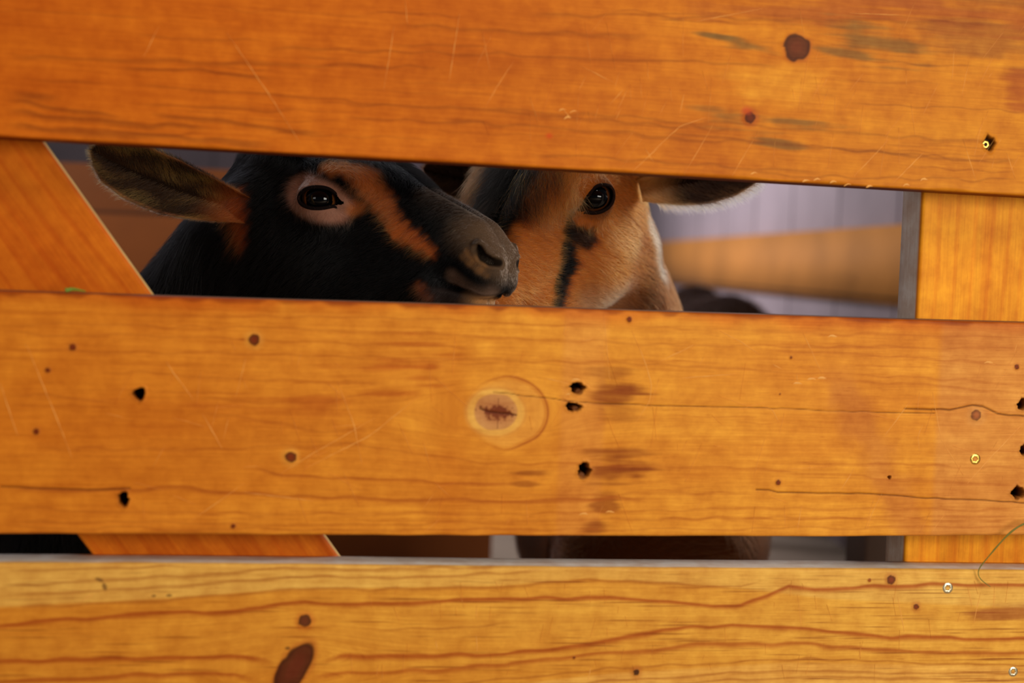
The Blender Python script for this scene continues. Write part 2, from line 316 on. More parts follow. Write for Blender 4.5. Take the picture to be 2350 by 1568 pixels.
B.tint(sm(.02, 0, np.abs(B.X-at(1040, 950, 0)[0])), (.97, .92, .86)); x1_, x2_ = at(1290, 950, 0)[0], at(1385, 950, 0)[0]
B.tint(sm(x1_-.004, x1_+.002, B.X)*sm(x2_+.004, x2_-.003, B.X), (.96, .95, 1.4))
# diagonal worn band
dd = (B.X-at(1990, 1000, 0)[0])*.86+(B.Z-at(1990, 1000, 0)[2])*.50
B.tint(sm(.022, .004, np.abs(dd)+.006*fbm(B.X*60, B.Z*60, 8, 3))*sm(.0, .03, e_-.03), (.86, .80, 1.2))
for p in ((940, 765, 70, 8, .6), (960, 790, 90, 6, .5), (920, 830, 90, 14, .75), (1010, 815, 60, 8, .5), (900, 845, 110, 10, .7), (960, 868, 70, 8, .5), (1000, 885, 60, 12, .6), (890, 905, 100, 9, .6), (700, 935, 120, 26, .35), (730, 925, 60, 26, .45), (480, 930, 60, 16, .4)): B.stain(p[0], p[1], p[2], p[3], (196, 98, 26), p[4])
for p in ((1440, 893, 90, 14, .8), (1410, 905, 50, 30, .6), (1420, 1070, 90, 24, .85), (1400, 1100, 60, 20, .7), (1460, 1095, 80, 14, .7), (1400, 1060, 60, 40, .5), (1390, 1160, 30, 30, .6), (1370, 1205, 40, 22, .6), (1450, 1040, 120, 9, .5), (1220, 1085, 50, 10, .6), (1200, 1110, 30, 8, .5), (1400, 865, 60, 20, .4), (1420, 950, 50, 30, .35)): B.stain(p[0], p[1], p[2], p[3], (150, 70, 18), p[4])
lines = [((0, 742), (900, 760), (1500, 790), (2350, 800)), ((0, 765), (500, 775), (1100, 800)), ((0, 800), (700, 815), (1400, 832), (2350, 880)), ((200, 850), (560, 868), (900, 885)), ((60, 1028), (400, 1032), (800, 1020), (1100, 1060), (1700, 1075), (2350, 1120)), ((560, 1073), (650, 1090), (900, 1104), (1200, 1110)), ((0, 1118), (200, 1126), (420, 1120), (700, 1140), (1100, 1150), (1500, 1140)), ((0, 1165), (600, 1180), (1200, 1178), (1800, 1165), (2350, 1172)), ((0, 1195), (800, 1205), (1500, 1190), (2350, 1192)), ((0, 1210), (900, 1216), (2350, 1210)), ((1500, 1190), (2350, 1183)), ((440, 925), (480, 915), (700, 925), (900, 900)), ((440, 945), (600, 965), (740, 990), (880, 980)), ((1150, 1140), (1700, 1128), (1740, 1130)), ((1700, 760), (2350, 775)), ((1750, 800), (2350, 838)), ((1900, 870), (2350, 900)), ((1800, 1060), (2350, 1075)), ((0, 905), (150, 910), (300, 930)), ((250, 720), (900, 728), (1400, 750))]
for i, L in enumerate(lines): B.line(L, 5 if i != 6 else 8, C_(180, 88, 24), .36 if i not in (6, 5) else .7, wob=4)
for i in range(80):
    r_ = np.random.default_rng(500+i); a, y_ = r_.uniform(-60, 2200), r_.uniform(700, 1222); l_ = r_.uniform(80, 420)
    if abs(a+l_/2-1150) < 220 and abs(y_-945) < 110: continue
    B.line([(a, y_), (a+l_*.5, y_+l_*.008+2), (a+l_, y_+l_*.02)], r_.uniform(1.2, 3.2), C_(184, 88, 24), r_.uniform(.12, .4), wob=3)
# the big knot with its ring
B.swirl(1150, 945, 80, .55); d, u, v = B.d(1160, 948, 92, 78); jj = .05*vnoise(np.arctan2(v, u)*2+5, d*2, 4)
B.blend(sm(1.02, .85, d+jj), C_(236, 160, 66), .6); B.blend(np.exp(-((d+jj-1.0)/.035)**2)*sm(-.02, .03, u+v*.2+.012), C_(176, 84, 26), .85); B.blend(np.exp(-((d+jj-.93)/.02)**2)*sm(-.01, .03, u), C_(190, 100, 36), .5)
d, u, v = B.d(1138, 946, 52, 42); d = d+.04*vnoise(np.arctan2(v, u)*2+5, d*2, 6)
B.blend(sm(1.45, 1.1, d), C_(244, 184, 86), .75); B.blend(np.exp(-((d-1.3)/.05)**2), C_(222, 140, 54), .5); B.blend(sm(1.0, .9, d), C_(206, 140, 82), .9); B.blend(sm(.9, .3, d), C_(178, 104, 60), .6)
d2, u, v = B.d(1140, 946, 40, 19, -6); d2 = d2+.35*fbm(u*500, v*500, 3, 3); B.blend(sm(1.0, .6, d2), C_(116, 46, 20), .9)
B.crack([(1100, 937), (1120, 944), (1140, 948), (1160, 950), (1185, 953)], 2.0, .001)
for sx in ((1144, 915, 1145, 985, 2), (1124, 985, 1132, 955, 2)):
    x, z = B.k(sx[0], sx[1]); d3 = np.abs(B.X-x)/(2*PXM); zz = (B.Z < B.k(0+1140, sx[1])[1])&(B.Z > B.k(1140, sx[3])[1]); B.blend(sm(1.2, .3, d3)*zz, C_(120, 56, 26), .6)
for p in ((583, 780, 12), (167, 797, 7), (83, 991, 6), (667, 1049, 12), (1444, 733, 6), (1786, 1108, 6), (535, 1208, 5), (2333, 842, 6), (1815, 821, 3), (1790, 905, 2), (110, 850, 5)): B.knot(p[0], p[1], p[2], (104, 34, 12), (238, 166, 66) if p[2] > 7 else (200, 110, 36), halo=2.3)
B.knot(2240, 953, 13, (150, 84, 44), (226, 158, 84), halo=2.7)
for p in ((319, 905, 12, 13), (283, 1147, 10, 14), (1325, 890, 15, 13), (1315, 934, 16, 10), (1341, 1080, 13, 18), (2347, 930, 13, 14), (2352, 1035, 12, 13), (2337, 1131, 17, 14), (2041, 1096, 4, 4)): B.hole(*p)
for p in ((1330, 900, 9, 7), (1322, 938, 9, 6), (1336, 1093, 9, 8)): B.blend(sm(1.1, .7, B.d(*p)[0]), C_(120, 66, 26), .8); B.DY = np.where(B.d(*p)[0] < 1, np.minimum(B.DY, .003), B.DY)
B.crack([(1130, 900), (1350, 925), (1550, 932), (1760, 936), (1900, 943), (2080, 948), (2145, 949)], 1.1, .0006)
B.crack([(2075, 939), (2180, 941), (2205, 936), (2232, 931), (2255, 934), (2290, 950), (2320, 954), (2400, 956)], 2.0)
B.crack([(1735, 1124), (1765, 1124), (1785, 1131), (1900, 1132), (2010, 1134), (2110, 1143), (2250, 1149), (2400, 1157)], 1.6)
B.crack([(0, 1117), (90, 1121), (200, 1125), (300, 1121)], 1.6, .0006)
for p in (((1450, 760), (1480, 830), (1495, 880), (1492, 920), (1460, 968)), ((1592, 792), (1515, 830)), ((1650, 758), (1700, 785), (1745, 815)), ((1772, 836), (1795, 848)), ((1843, 765), (1860, 800), (1885, 855)), ((1828, 855), (1830, 878), (1842, 882)), ((1858, 868), (1900, 866)), ((1750, 934), (1770, 936), (1788, 970)), ((2110, 900), (2106, 940)), ((2118, 975), (2106, 1000), (2110, 1035)), ((2140, 900), (2160, 1010), (2210, 1090)), ((2090, 920), (2030, 1000)), ((2350, 970), (2260, 1065), (2220, 1110)), ((775, 877), (812, 975), (832, 1070)), ((960, 910), (850, 1000), (700, 1075)), ((860, 960), (720, 1040), (640, 1090)), ((440, 1195), (560, 1110)), ((380, 830), (445, 920)), ((565, 820), (540, 915)), ((465, 950), (510, 1030)), ((525, 960), (512, 1010)), ((2025, 1130), (2000, 1180), (1990, 1215)), ((1300, 740), (1293, 768), (1302, 772)), ((1330, 780), (1350, 783), (1362, 772)), ((1385, 720), (1400, 880)), ((1250, 868), (1310, 882)), ((1565, 868), (1690, 858)), ((1960, 1075), (1930, 1125)), ((60, 790), (130, 960), (165, 1050)), ((0, 880), (40, 1000)), ((1830, 1215), (1840, 1160)), ((720, 1150), (560, 1130)), ((2335, 785), (2328, 810)), ((2260, 830), (2285, 838))): B.scratch(p, 1.5)
for i in range(90):
    r_ = np.random.default_rng(700+i); a, b = r_.uniform(200, 2340), r_.uniform(770, 1190); an = r_.uniform(1.0, 2.2) if i % 3 else r_.uniform(-.4, .8); l_ = r_.uniform(12, 100)
    B.scratch(((a, b), (a+cos(an)*l_, min(1222, b+sin(an)*l_))), r_.uniform(.35, .8))
for a, b in ((1830, 880), (1886, 868), (1862, 870), (2268, 832), (1340, 1180), (1400, 1175), (1910, 772), (1322, 872), (1308, 905)): B.scratch(((a-10, b+2), (a, b-2), (a+10, b+1)), 4.5)
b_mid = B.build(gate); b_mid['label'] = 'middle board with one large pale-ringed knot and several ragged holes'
# --- bottom board
bt = edge_fn([(0, 1293), (340, 1293), (770, 1297), (1100, 1301), (1500, 1304), (1950, 1306), (2350, 1310)])
B = Board('board', -.85, .85, bt, lambda x: bt(x)-.172, 0, TH, ST, C_(240, 182, 84), FX, 37, C_(228, 214, 200))
n_ = fbm(B.X*3, B.Z*34, 51, 4); B.tint(np.clip(n_, 0, 1), (.95, .88, .8)); B.tint(np.clip(-n_, 0, 1), (1.03, 1.08, 1.15)); xx = (B.X+.4)/.85
_cv = lambda P: (lambda A: np.interp(B.X, A[:, 0], A[:, 1]))(np.array([B.k(*p) for p in P]))
zA = _cv([(-100, 1398), (0, 1394), (380, 1375), (670, 1352), (900, 1350), (1150, 1345), (1350, 1328), (1500, 1337), (1700, 1350), (1900, 1375), (2450, 1400)])
m = sm(.0015, -.0015, B.Z-zA); B.tint(m*sm(1.0, .1, xx), (.93, .76, .55)); B.tint(m, (.98, .88, .62)); B.tint(sm(.5, 0, xx), (.95, .86, .78))
zB = _cv([(700, 1700), (900, 1620), (1100, 1580), (1400, 1545), (1800, 1520), (2450, 1530)]); B.blend(sm(.001, -.002, B.Z-zB), C_(244, 180, 84), .7)
red = C_(176, 76, 22)
L1 = [(-60, 1439), (0, 1434), (150, 1423), (300, 1412), (520, 1402), (600, 1396), (650, 1388), (700, 1383), (820, 1389), (1000, 1380), (1180, 1374), (1400, 1371), (1500, 1377), (1640, 1389), (1700, 1388), (1760, 1370), (1810, 1347), (1870, 1355), (1980, 1345), (2180, 1341), (2420, 1340)]
L2a = [(-60, 1520), (0, 1518), (200, 1512), (400, 1508), (560, 1507), (610, 1512), (640, 1528)]
L2b = [(728, 1526), (745, 1514), (780, 1508), (1000, 1505), (1160, 1500), (1280, 1490), (1420, 1465), (1520, 1445), (1680, 1433), (1850, 1442), (2050, 1462), (2420, 1468)]
L3a = [(-60, 1568), (80, 1562), (200, 1556), (350, 1548), (540, 1548), (600, 1562)]
L3b = [(700, 1560), (740, 1548), (800, 1543), (1000, 1538), (1200, 1522), (1380, 1498), (1500, 1492), (1600, 1480), (1850, 1478), (2100, 1496), (2420, 1500)]
for L, w_, a in ((L1, 9, .85), (L2a, 10, .85), (L2b, 10, .85), (L3a, 8, .75), (L3b, 9, .7)): B.line(L, w_, red, a, wob=3)
for L, w_ in (([(0, 1312), (300, 1303), (450, 1296)], 5), ([(0, 1345), (230, 1330), (460, 1322), (650, 1304), (900, 1306), (1180, 1302)], 6), ([(0, 1366), (420, 1345), (670, 1323), (900, 1325), (1100, 1318), (1250, 1308)], 5), ([(0, 1396), (380, 1377), (670, 1354), (900, 1352), (1150, 1347), (1350, 1330), (1500, 1338), (1700, 1350)], 6), ([(900, 1586), (1200, 1553), (1400, 1535), (1500, 1528), (1850, 1512), (2100, 1522), (2420, 1526)], 5), ([(1100, 1590), (1400, 1562), (1800, 1537), (2100, 1545), (2420, 1545)], 5), ([(1300, 1590), (1500, 1570), (1850, 1552), (2420, 1562)], 5), ([(1500, 1348), (1700, 1348), (1760, 1330)], 3), ([(850, 1448), (1060, 1440), (1180, 1430), (1210, 1440), (1080, 1446)][:3], 4), ([(1580, 1470), (1680, 1468)], 4)): B.line(L, w_, C_(172, 92, 30), .55, wob=3)
for i in range(150):
    r_ = np.random.default_rng(100+i); a, y_ = r_.uniform(-60, 2300), r_.uniform(1315, 1568); l_ = r_.uniform(20, 130)
    B.line([(a, y_), (a+l_+60, y_+r_.uniform(-2, 2))], r_.uniform(1.2, 2.6), C_(140, 62, 18), r_.uniform(.4, .9))
B.blend(sm(1.1, .6, B.d(2330, 1407, 160, 22, 2)[0]+.25*fbm(B.X*30, B.Z*200, 5, 3)), C_(168, 88, 40), .75)
B.knot(700, 1425, 14, (88, 42, 24), (196, 92, 30), halo=2.0); B.knot(676, 1532, 62, (84, 34, 20), (186, 86, 30), 30, 58, halo=1.35, amp=.9)
B.knot(2045, 1331, 11, (110, 46, 26), (190, 100, 44), halo=2.0); B.knot(2102, 1393, 7, (110, 44, 22), (190, 98, 44), halo=2.8); B.knot(1460, 1543, 7, (60, 30, 18), (190, 100, 36), halo=3); B.knot(1317, 1510, 3, (110, 40, 14)); B.knot(1995, 1332, 4, (150, 70, 26))
for p in ((228, 1331, 10, 4, -20), (240, 1347, 5, 9, 20), (353, 1368, 5, 3, 0), (388, 1367, 7, 3, 0), (660, 1488, 6, 4, 0)): B.blend(sm(1.2, .6, B.d(*p)[0]), C_(90, 50, 26), .7)
for p in (((180, 1384), (214, 1363)), ((1092, 1455), (1095, 1478), (1094, 1500)), ((1094, 1390), (1093, 1420)), ((1830, 1365), (1840, 1440)), ((2060, 1370), (2075, 1450)), ((2250, 1360), (2235, 1430)), ((1350, 1560), (1356, 1530)), ((1000, 1470), (1003, 1490)), ((2220, 1345), (2230, 1392)), ((2282, 1345), (2280, 1395))): B.scratch(p, 1.8)
for i in range(60):
    r_ = np.random.default_rng(1700+i); a, b = r_.uniform(800, 2340), r_.uniform(1330, 1530); an = r_.uniform(1.2, 1.9); l_ = r_.uniform(10, 50); B.scratch(((a, b), (a+cos(an)*l_, b+sin(an)*l_)), r_.uniform(.35, .7))
b_bot = B.build(gate); b_bot['label'] = 'bottom board, paler and yellower with bold red grain lines'
# --- upright and diagonal brace behind the boards
YB = TH
def quad_board(name, quad, Y, th, base, edge, seed, step=.0016, dirn=(0, 1), label=None):
    """plank with its four front corners (x,z) bottom-left, bottom-right, top-right, top-left"""
    q = np.array(quad); nu = max(4, int(np.linalg.norm(q[1]-q[0])/step)); nv = max(4, int(np.linalg.norm(q[3]-q[0])/step)); nv = min(nv, 420)
    u = np.linspace(0, 1, nu)[:, None, None]; v = np.linspace(0, 1, nv)[None, :, None]
    P = (q[0]*(1-u)+q[1]*u)*(1-v)+(q[3]*(1-u)+q[2]*u)*v; U = np.repeat(u[..., 0], nv, 1)
    e = np.minimum(U, 1-U)*np.linalg.norm(q[1]-q[0]); r_ = .0016; dy = np.where(e < r_, r_-np.sqrt(np.maximum(r_*r_-(r_-e)**2, 0)), 0)
    a = np.array(dirn, float); a /= np.linalg.norm(a); al = P@a; ac = P@np.array([-a[1], a[0]])
    col = np.array(base)*np.ones(P.shape[:2]+(3,)); n = fbm(al*5, ac*60, seed, 4)
    col = col*(1+np.clip(n, 0, 1)[..., None]*(np.array((.93, .8, .7))-1)); col *= (1+.1*np.clip(-n, 0, 1)[..., None])
    ln = sm(.55, .95, np.sin(ac*420+2.6*fbm(al*4, ac*9, seed+8, 3))); col = col*(1-ln[..., None]*.5*(1-np.array((.85, .62, .5))))
    nb = 4; t = np.linspace(.1, 1, nb)
    def side(i): 
        X = np.repeat(P[i:i+1, :, 0], nb, 0); Z = np.repeat(P[i:i+1, :, 1], nb, 0); Yy = Y+dy[i][None]+(th-dy[i][None])*t[:, None]; return X, Yy, Z
    R = side(nu-1); L = side(0); L = [z[::-1] for z in L]
    X = np.concatenate([P[..., 0], R[0], L[0]], 0); YY = np.concatenate([Y+dy, R[1], L[1]], 0); Z = np.concatenate([P[..., 1], R[2], L[2]], 0)
    cc = np.concatenate([col, np.ones((2*nb, nv, 3))*np.array(edge)], 0)
    al2 = np.concatenate([al, np.repeat(al[-1:], nb, 0), np.repeat(al[:1], nb, 0)], 0); ac2 = np.concatenate([ac, ac[-1:]+th*t[:, None], ac[:1]-th*t[::-1, None]], 0)
    n0 = nu+2*nb; V = np.stack([X, YY, Z], -1).reshape(-1, 3); i = np.arange(n0)[:, None]; j = np.arange(nv-1)[None]; i2 = (i+1) % n0
    Q = np.stack([i*nv+j, i2*nv+j, i2*nv+j+1, i*nv+j+1], -1).reshape(-1, 4); n_ = len(V)
    V = np.r_[V, [[q[:2, 0].mean(), Y+th/2, q[:2, 1].mean()], [q[2:, 0].mean(), Y+th/2, q[2:, 1].mean()]]]
    T = [(n_, ((k+1) % n0)*nv, k*nv) for k in range(n0)]+[(n_+1, k*nv+nv-1, ((k+1) % n0)*nv+nv-1) for k in range(n0)]
    o = npmesh(name, V, [Q, np.array(T)], [WOOD], gate); cc = np.r_[cc.reshape(-1, 3), [edge, edge]]
    vattr(o.data, 'wood', 'FLOAT_COLOR', cc); g = np.r_[np.stack([al2, ac2, al2*0+seed], -1).reshape(-1, 3), np.zeros((2, 3))]
    at_ = o.data.attributes.new('grain', 'FLOAT_VECTOR', 'POINT'); at_.data.foreach_set('vector', g.astype(np.float32).ravel())
    if label: o['label'] = label
    return o
p = lambda px, py, Y=YB: np.array([at(px, py, Y)[0], at(px, py, Y)[2]])
a, b = p(2118, 438), p(2077, 1260); s_ = (a-b)/(a[1]-b[1]); lo = b+s_*(.0-b[1]); hi = a+s_*(.78-a[1]); wd = np.array([.145, 0])
quad_board('upright_batten', [lo, lo+wd, hi+wd, hi], YB, .034, C_(246, 160, 34), C_(236, 222, 208), 71, label='upright behind the boards with a weathered grey side')
a, b = p(92, 318), p(342, 677); c_ = p(742, 1229); b = a+(c_-a)*((b[1]-a[1])/(c_[1]-a[1])); c = p(176, 1227); s_ = (c_-a)/(c_[1]-a[1])
tp = a+s_*(.80-a[1]); bt_ = c_+s_*(.02-c_[1]); wv = c-c_
quad_board('diagonal_brace', [bt_+wv, bt_, tp, tp+wv], YB, .030, C_(214, 110, 20), C_(252, 205, 130), 83, dirn=tuple(s_), label='slanting brace behind the boards at the left')
# --- screws
BRASS = simple('brass', lin(236, 190, 90), .28, 1, .15, 900); STEEL = simple('pale_zinc', lin(235, 225, 190), .3, 1, .12, 900); DARK = simple('screw_recess', lin(34, 24, 14), .5, 0)
def screw(px, py, r, mat, parent, depth=0.0, label=None):
    c = at(px, py, 0); V = []; n = 36
    prof = [(1.0, .0012), (1.0, .0), (.93, -.0005), (.50, -.0004)]
    for q, y in prof:
        for k_ in range(n): a = 2*pi*k_/n; V.append((c[0]+cos(a)*r*q, depth+y, c[2]+sin(a)*r*q))
    for q, y in ((.42, -.00035), (.38, .0022), (.0, .0026)):
        for k_ in range(n): a = 2*pi*k_/n; s__ = 1+.20*cos(6*a+.6) if q else 1; V.append((c[0]+cos(a)*r*q*s__, depth+y, c[2]+sin(a)*r*q*s__))
    F = [(i*n+k_, i*n+(k_+1) % n, (i+1)*n+(k_+1) % n, (i+1)*n+k_) for i in range(6) for k_ in range(n)]
    o = npmesh('screw', V, [np.array(F)], [mat, DARK], parent, True, [0]*(4*n)+[1]*(2*n))
    if label: o['label'] = label
    return o
screw(2238, 1054, 13.5*PXM, BRASS, b_mid, .0002, 'brass screw'); screw(2175, 1350, 13.5*PXM, STEEL, b_bot, .0002, 'pale screw'); screw(2325, 1542, 12.5*PXM, STEEL, b_bot, .0002, 'pale screw')
screw(2268, 331, 10*PXM, BRASS, b_top, .0042, 'brass screw sunk in its hole')
# --- grass
GRASS = simple('dry_grass', lin(120, 116, 34), .6, 0, .3, 60)
def strand(name, P, r0, mat, flat=.45):
    P = np.array(P); L = np.r_[0, np.cumsum(np.linalg.norm(np.diff(P, axis=0), axis=1))]; n = 40; q = np.linspace(0, L[-1], n)
    # Catmull-like smoothing
    R = np.stack([np.interp(q, L, P[:, i]) for i in range(3)], 1)
    for _ in range(6): R[1:-1] = (R[:-2]+2*R[1:-1]+R[2:])/4
    tg = np.gradient(R, axis=0); tg /= np.linalg.norm(tg, axis=1)[:, None]; up = np.array([0, -1., 0]); V = []
    for i in range(n):
        s1 = np.cross(tg[i], up); s1 /= np.linalg.norm(s1); s2 = np.cross(s1, tg[i]); w = r0*(1-.75*i/n)*(1+.15*sin(i*.9))
        for k_ in range(6): a = 2*pi*k_/6; V.append(R[i]+s1*cos(a)*w+s2*sin(a)*w*flat)
    F = [(i*6+k_, i*6+(k_+1) % 6, (i+1)*6+(k_+1) % 6, (i+1)*6+k_) for i in range(n-1) for k_ in range(6)]; return npmesh(name, V, [np.array(F), ], [mat])
g_ = [(2420, 1205, -.012), (2375, 1196, -.011), (2345, 1203, -.010), (2318, 1222, -.009), (2290, 1252, -.007), (2262, 1286, -.005), (2245, 1305, -.003), (2240, 1318, -.0025), (2250, 1332, -.003), (2262, 1340, -.004), (2273, 1347, -.005)]
tag(strand('grass_stalk', [at(a, b, c) for a, b, c in g_], .0011, GRASS), 'thin green grass stalk bent over the edge of the bottom board', 'grass')
g_ = [(150, 670, .004), (165, 667, .006), (180, 669, .010), (196, 672, .014)]
tag(strand('leaf_scrap', [at(a, b, c)+np.array([0, 0, .0010]) for a, b, c in g_], .0016, simple('green_leaf', lin(110, 140, 30), .6)), 'tiny green leaf scrap lying on the middle board ledge at left', 'leaf')
# ------------------------------------------------------------ goat anatomy as a distance field (numpy)
def smin(a, b, k):
    h = np.clip(.5 + .5*(b-a)/k, 0, 1)
    return b*(1-h) + a*h - k*h*(1-h)
def smax(a, b, k): return -smin(-a, -b, k)
def ell(p, c, r, R=None):
    q = p - np.array(c)
    if R is not None: q = q @ R
    r = np.array(r, float)
    k0 = np.linalg.norm(q/r, axis=-1); k1 = np.linalg.norm(q/r**2, axis=-1)
    return k0*(k0-1)/np.maximum(k1, 1e-9)
def cone(p, a, b, ra, rb, sx=(1, 1, 1)):
    s = np.array(sx, float); p = p/s; a = np.array(a, float)/s; b = np.array(b, float)/s
    ab = b-a; t = np.clip(((p-a) @ ab)/(ab @ ab), 0, 1)
    return (np.linalg.norm(p-a-t[..., None]*ab, axis=-1) - (ra+(rb-ra)*t))
def rotm(a, b, c):
    ca, sa, cb, sb, cc, sc = [f(v) for v in (a, b, c) for f in (math.cos, math.sin)]
    return (np.array([[ca,-sa,0],[sa,ca,0],[0,0,1]]) @ np.array([[cb,0,sb],[0,1,0],[-sb,0,cb]])
            @ np.array([[1,0,0],[0,cc,-sc],[0,sc,cc]]))
# head frame in millimetres: x forward along the nose bridge, y to the animal's left, z up; eyes at (0, +-46, 0)
EYE = np.array([0., 44., 0.]); EYE_R = 14.0
OPEN = (14., 8., 7.); JAW = 0.
def set_eye(n, opening, jaw=0.):
    """which way the left eye looks, and the half width and half heights of the lid opening"""
    global EYE_N, EYE_T, EYE_U, OPEN, JAW
    JAW = jaw
    EYE_N = np.array(n, float); EYE_N /= np.linalg.norm(EYE_N); t = np.array([1., -.40, .42]); t -= EYE_N*(t@EYE_N); EYE_T = t/np.linalg.norm(t)
    EYE_U = np.cross(EYE_T, EYE_N); EYE_U *= np.sign(EYE_U[2]); OPEN = opening
set_eye((.52, .84, .12), OPEN)
def almond(u, v):
    a, hu, hl = OPEN; vv = v+.06*u; al = (np.sqrt((u/a)**2+(vv/np.where(v > 0, hu, hl))**2+1e-9)-1)*8.0
    return smin(al, cone(np.stack([u, vv, vv*0], -1), (a*.6, -1, 0), (a+3.2, -3.4, 0), 3.0, .8), 3)
def head_sdf(p):
    m = np.stack([p[..., 0], np.sqrt(p[..., 1]**2+9)-1., p[..., 2]], -1)
    d = ell(m, (-36, 0, 4), (60, 46, 40))                                   # cranium
    d = smin(d, ell(m, (-66, 0, 14), (40, 34, 32)), 20)                     # poll
    d = smin(d, ell(m, (8, 14, 14), (44, 27, 22)), 14)                      # forehead
    d = smin(d, cone(m, (18, 7, 14), (112, 6, 9), 20, 13), 12)              # nose bridge
    d = smin(d, cone(m, (0, 10, -18), (118, 8, -10), 32, 15), 16)           # face under the bridge
    d = smin(d, ell(m, (-24+JAW*.5, 29, -46-JAW*.6), (50+JAW*.3, 23+JAW*.15, 42+JAW*.4)), 18)                   # cheek
    d = smin(d, cone(m, (-50, 27, -80-JAW), (48+JAW*.8, 19, -60-JAW), 19, 15), 16)         # jaw
    d = smin(d, cone(m, (48, 14, -52-JAW*.8), (112, 8, -36), 14, 9), 12)           # lower jaw
    d = smin(d, cone(m, (5, 19, -48-JAW*.5), (92, 13, -32-JAW*.35), 21, 15), 14)                 # side of the face
    d = smin(d, ell(m, (120, 7, -6), (24, 17.5, 18.5)), 10)                     # muzzle
    d = smin(d, ell(m, (130, 6, -17), (17, 17, 13)), 6)                     # upper lip
    d = smin(d, ell(m, (116, 4, -35), (20, 14, 9)), 5)                      # chin
    d = smin(d, ell(m, (4, 38, 17), (26, 12, 9)), 10)                       # brow ridge
    d = smin(d, ell(m, (-2, 37, -13), (26, 13, 9)), 10)                     # cheek bone
    d = smin(d, cone(m, (-62, 34, -16), (-74, 52, -26), 20, 12), 12)         # root of the ear
    # rim of the nostril, then the lids grown over the eyeball, opened by an almond
    d = smin(d, cone(m, (138, 14, .5), (128, 21, 7), 1.6, 2.6), 4)
    q = m - EYE; u = q@EYE_T; v = q@EYE_U; w = q@EYE_N
    lid = np.linalg.norm(q, axis=-1) - (EYE_R+2.0)
    d = smin(d, lid, 8)
    d = smin(d, ell(m, EYE+EYE_T*17+EYE_N*6-EYE_U*3, (7, 5, 5)), 6)          # inner corner
    return d
class Goat:
    def __init__(s, eye_world, side, ang, scale, parts, legs=()):
        s.R = rotm(*[math.radians(a) for a in ang]); s.s = scale/1000.
        e = EYE*np.array([1, side, 1])
        s.T = np.array(eye_world) - s.R@(e*s.s)
        s.parts = parts
    def to_head(s, p): return ((p-s.T)@s.R)/s.s
    def to_world(s, h): return (np.asarray(h)*s.s)@s.R.T + s.T
    def sdf(s, p):
        d = None
        for q in s.parts:
            c = cone(p, *q[:4]) if len(q) == 5 else ell(p, q[0], q[1])
            d = c if d is None else smin(d, c, q[-1])
        h = s.to_head(p); r = np.linalg.norm(h-np.array([10., 0, -10]), axis=-1)
        near = r < 210
        o = (r-150)*s.s
        if near.any():
            hv = head_sdf(h[near])*s.s
            o = np.array(o); o[near] = hv
        return smin(d, o, .018)
def cap(m, a, b, ra, rb, soft=3., wob=0):
    a, b = np.array(a, float), np.array(b, float); ab = b-a; t = np.clip(((m-a)@ab)/max(ab@ab, 1e-6), 0, 1)
    d = np.linalg.norm(m-a-t[..., None]*ab, axis=-1)-(ra+(rb-ra)*t)
    if wob: d = d+wob*np.sin(m[..., 0]*.55+m[..., 2]*.3)*np.sin(m[..., 1]*.5+m[..., 2]*.7+1)
    return sm(soft, -soft, d)
def mixc(c, m, k): return c*(1-m[..., None])+np.array(lin(*k))*m[..., None]
def coat_black(m, y, wz):
    c = np.ones(m.shape)*np.array(lin(9, 8, 9)); tan = (190, 106, 52)
    c = mixc(c, cap(m, (70, 8, 24), (125, 5, 14), 10, 14, 9)*.55, (78, 58, 42))
    c = mixc(c, cap(m, (118, 12, 10), (140, 8, 0), 17, 15, 9)*.85, (114, 88, 66))
    c = mixc(c, cap(m, (4, 45, 27), (25, 34, 27), 9, 9, 5, 1.5), tan)
    c = mixc(c, cap(m, (25, 36, 22), (46, 31, 12), 9, 8, 5, 1.5), tan)
    c = mixc(c, cap(m, (46, 31, 12), (66, 31, -2), 7, 7.5, 4, 1.5), tan)
    c = mixc(c, cap(m, (66, 30, -2), (96, 27, -9), 7.5, 4, 4, 1.5), (200, 104, 44))
    e = np.linalg.norm((m-EYE)*np.array([.72, 1, 1.25]), axis=-1)
    c = mixc(c, sm(25, 18, e)*(1-cap(m, (-10, 50, 22), (10, 50, 22), 5, 5, 5)*.6), (180, 128, 106))
    c = mixc(c, cap(m, (26, 36, 2), (30, 34, 4), 6, 5, 4), (216, 130, 68))
    c = mixc(c, cap(m, (-66, 60, -20), (-57, 54, -50), 9, 7, 6, 2), (156, 76, 34))
    c = mixc(c, cap(m, (95, 27, -35), (101, 25, -41), 4.5, 4, 3), (160, 84, 46))
    c = mixc(c, cap(m, (125, 26, -3), (137, 21, -9), 3, 2.5, 5, 2)*.7, (170, 118, 70))
    c = mixc(c, cap(m, (116, 22, -20), (140, 12, -24), 5, 7, 4)*.8, (138, 108, 90))
    c = mixc(c, cap(m, (126, 10, -36), (136, 6, -33), 7, 7, 4)*.9, (200, 142, 88))
    c = mixc(c, cap(m, (100, 22, -38), (124, 14, -37), 7, 7, 4)*.6, (70, 56, 52))
    return c
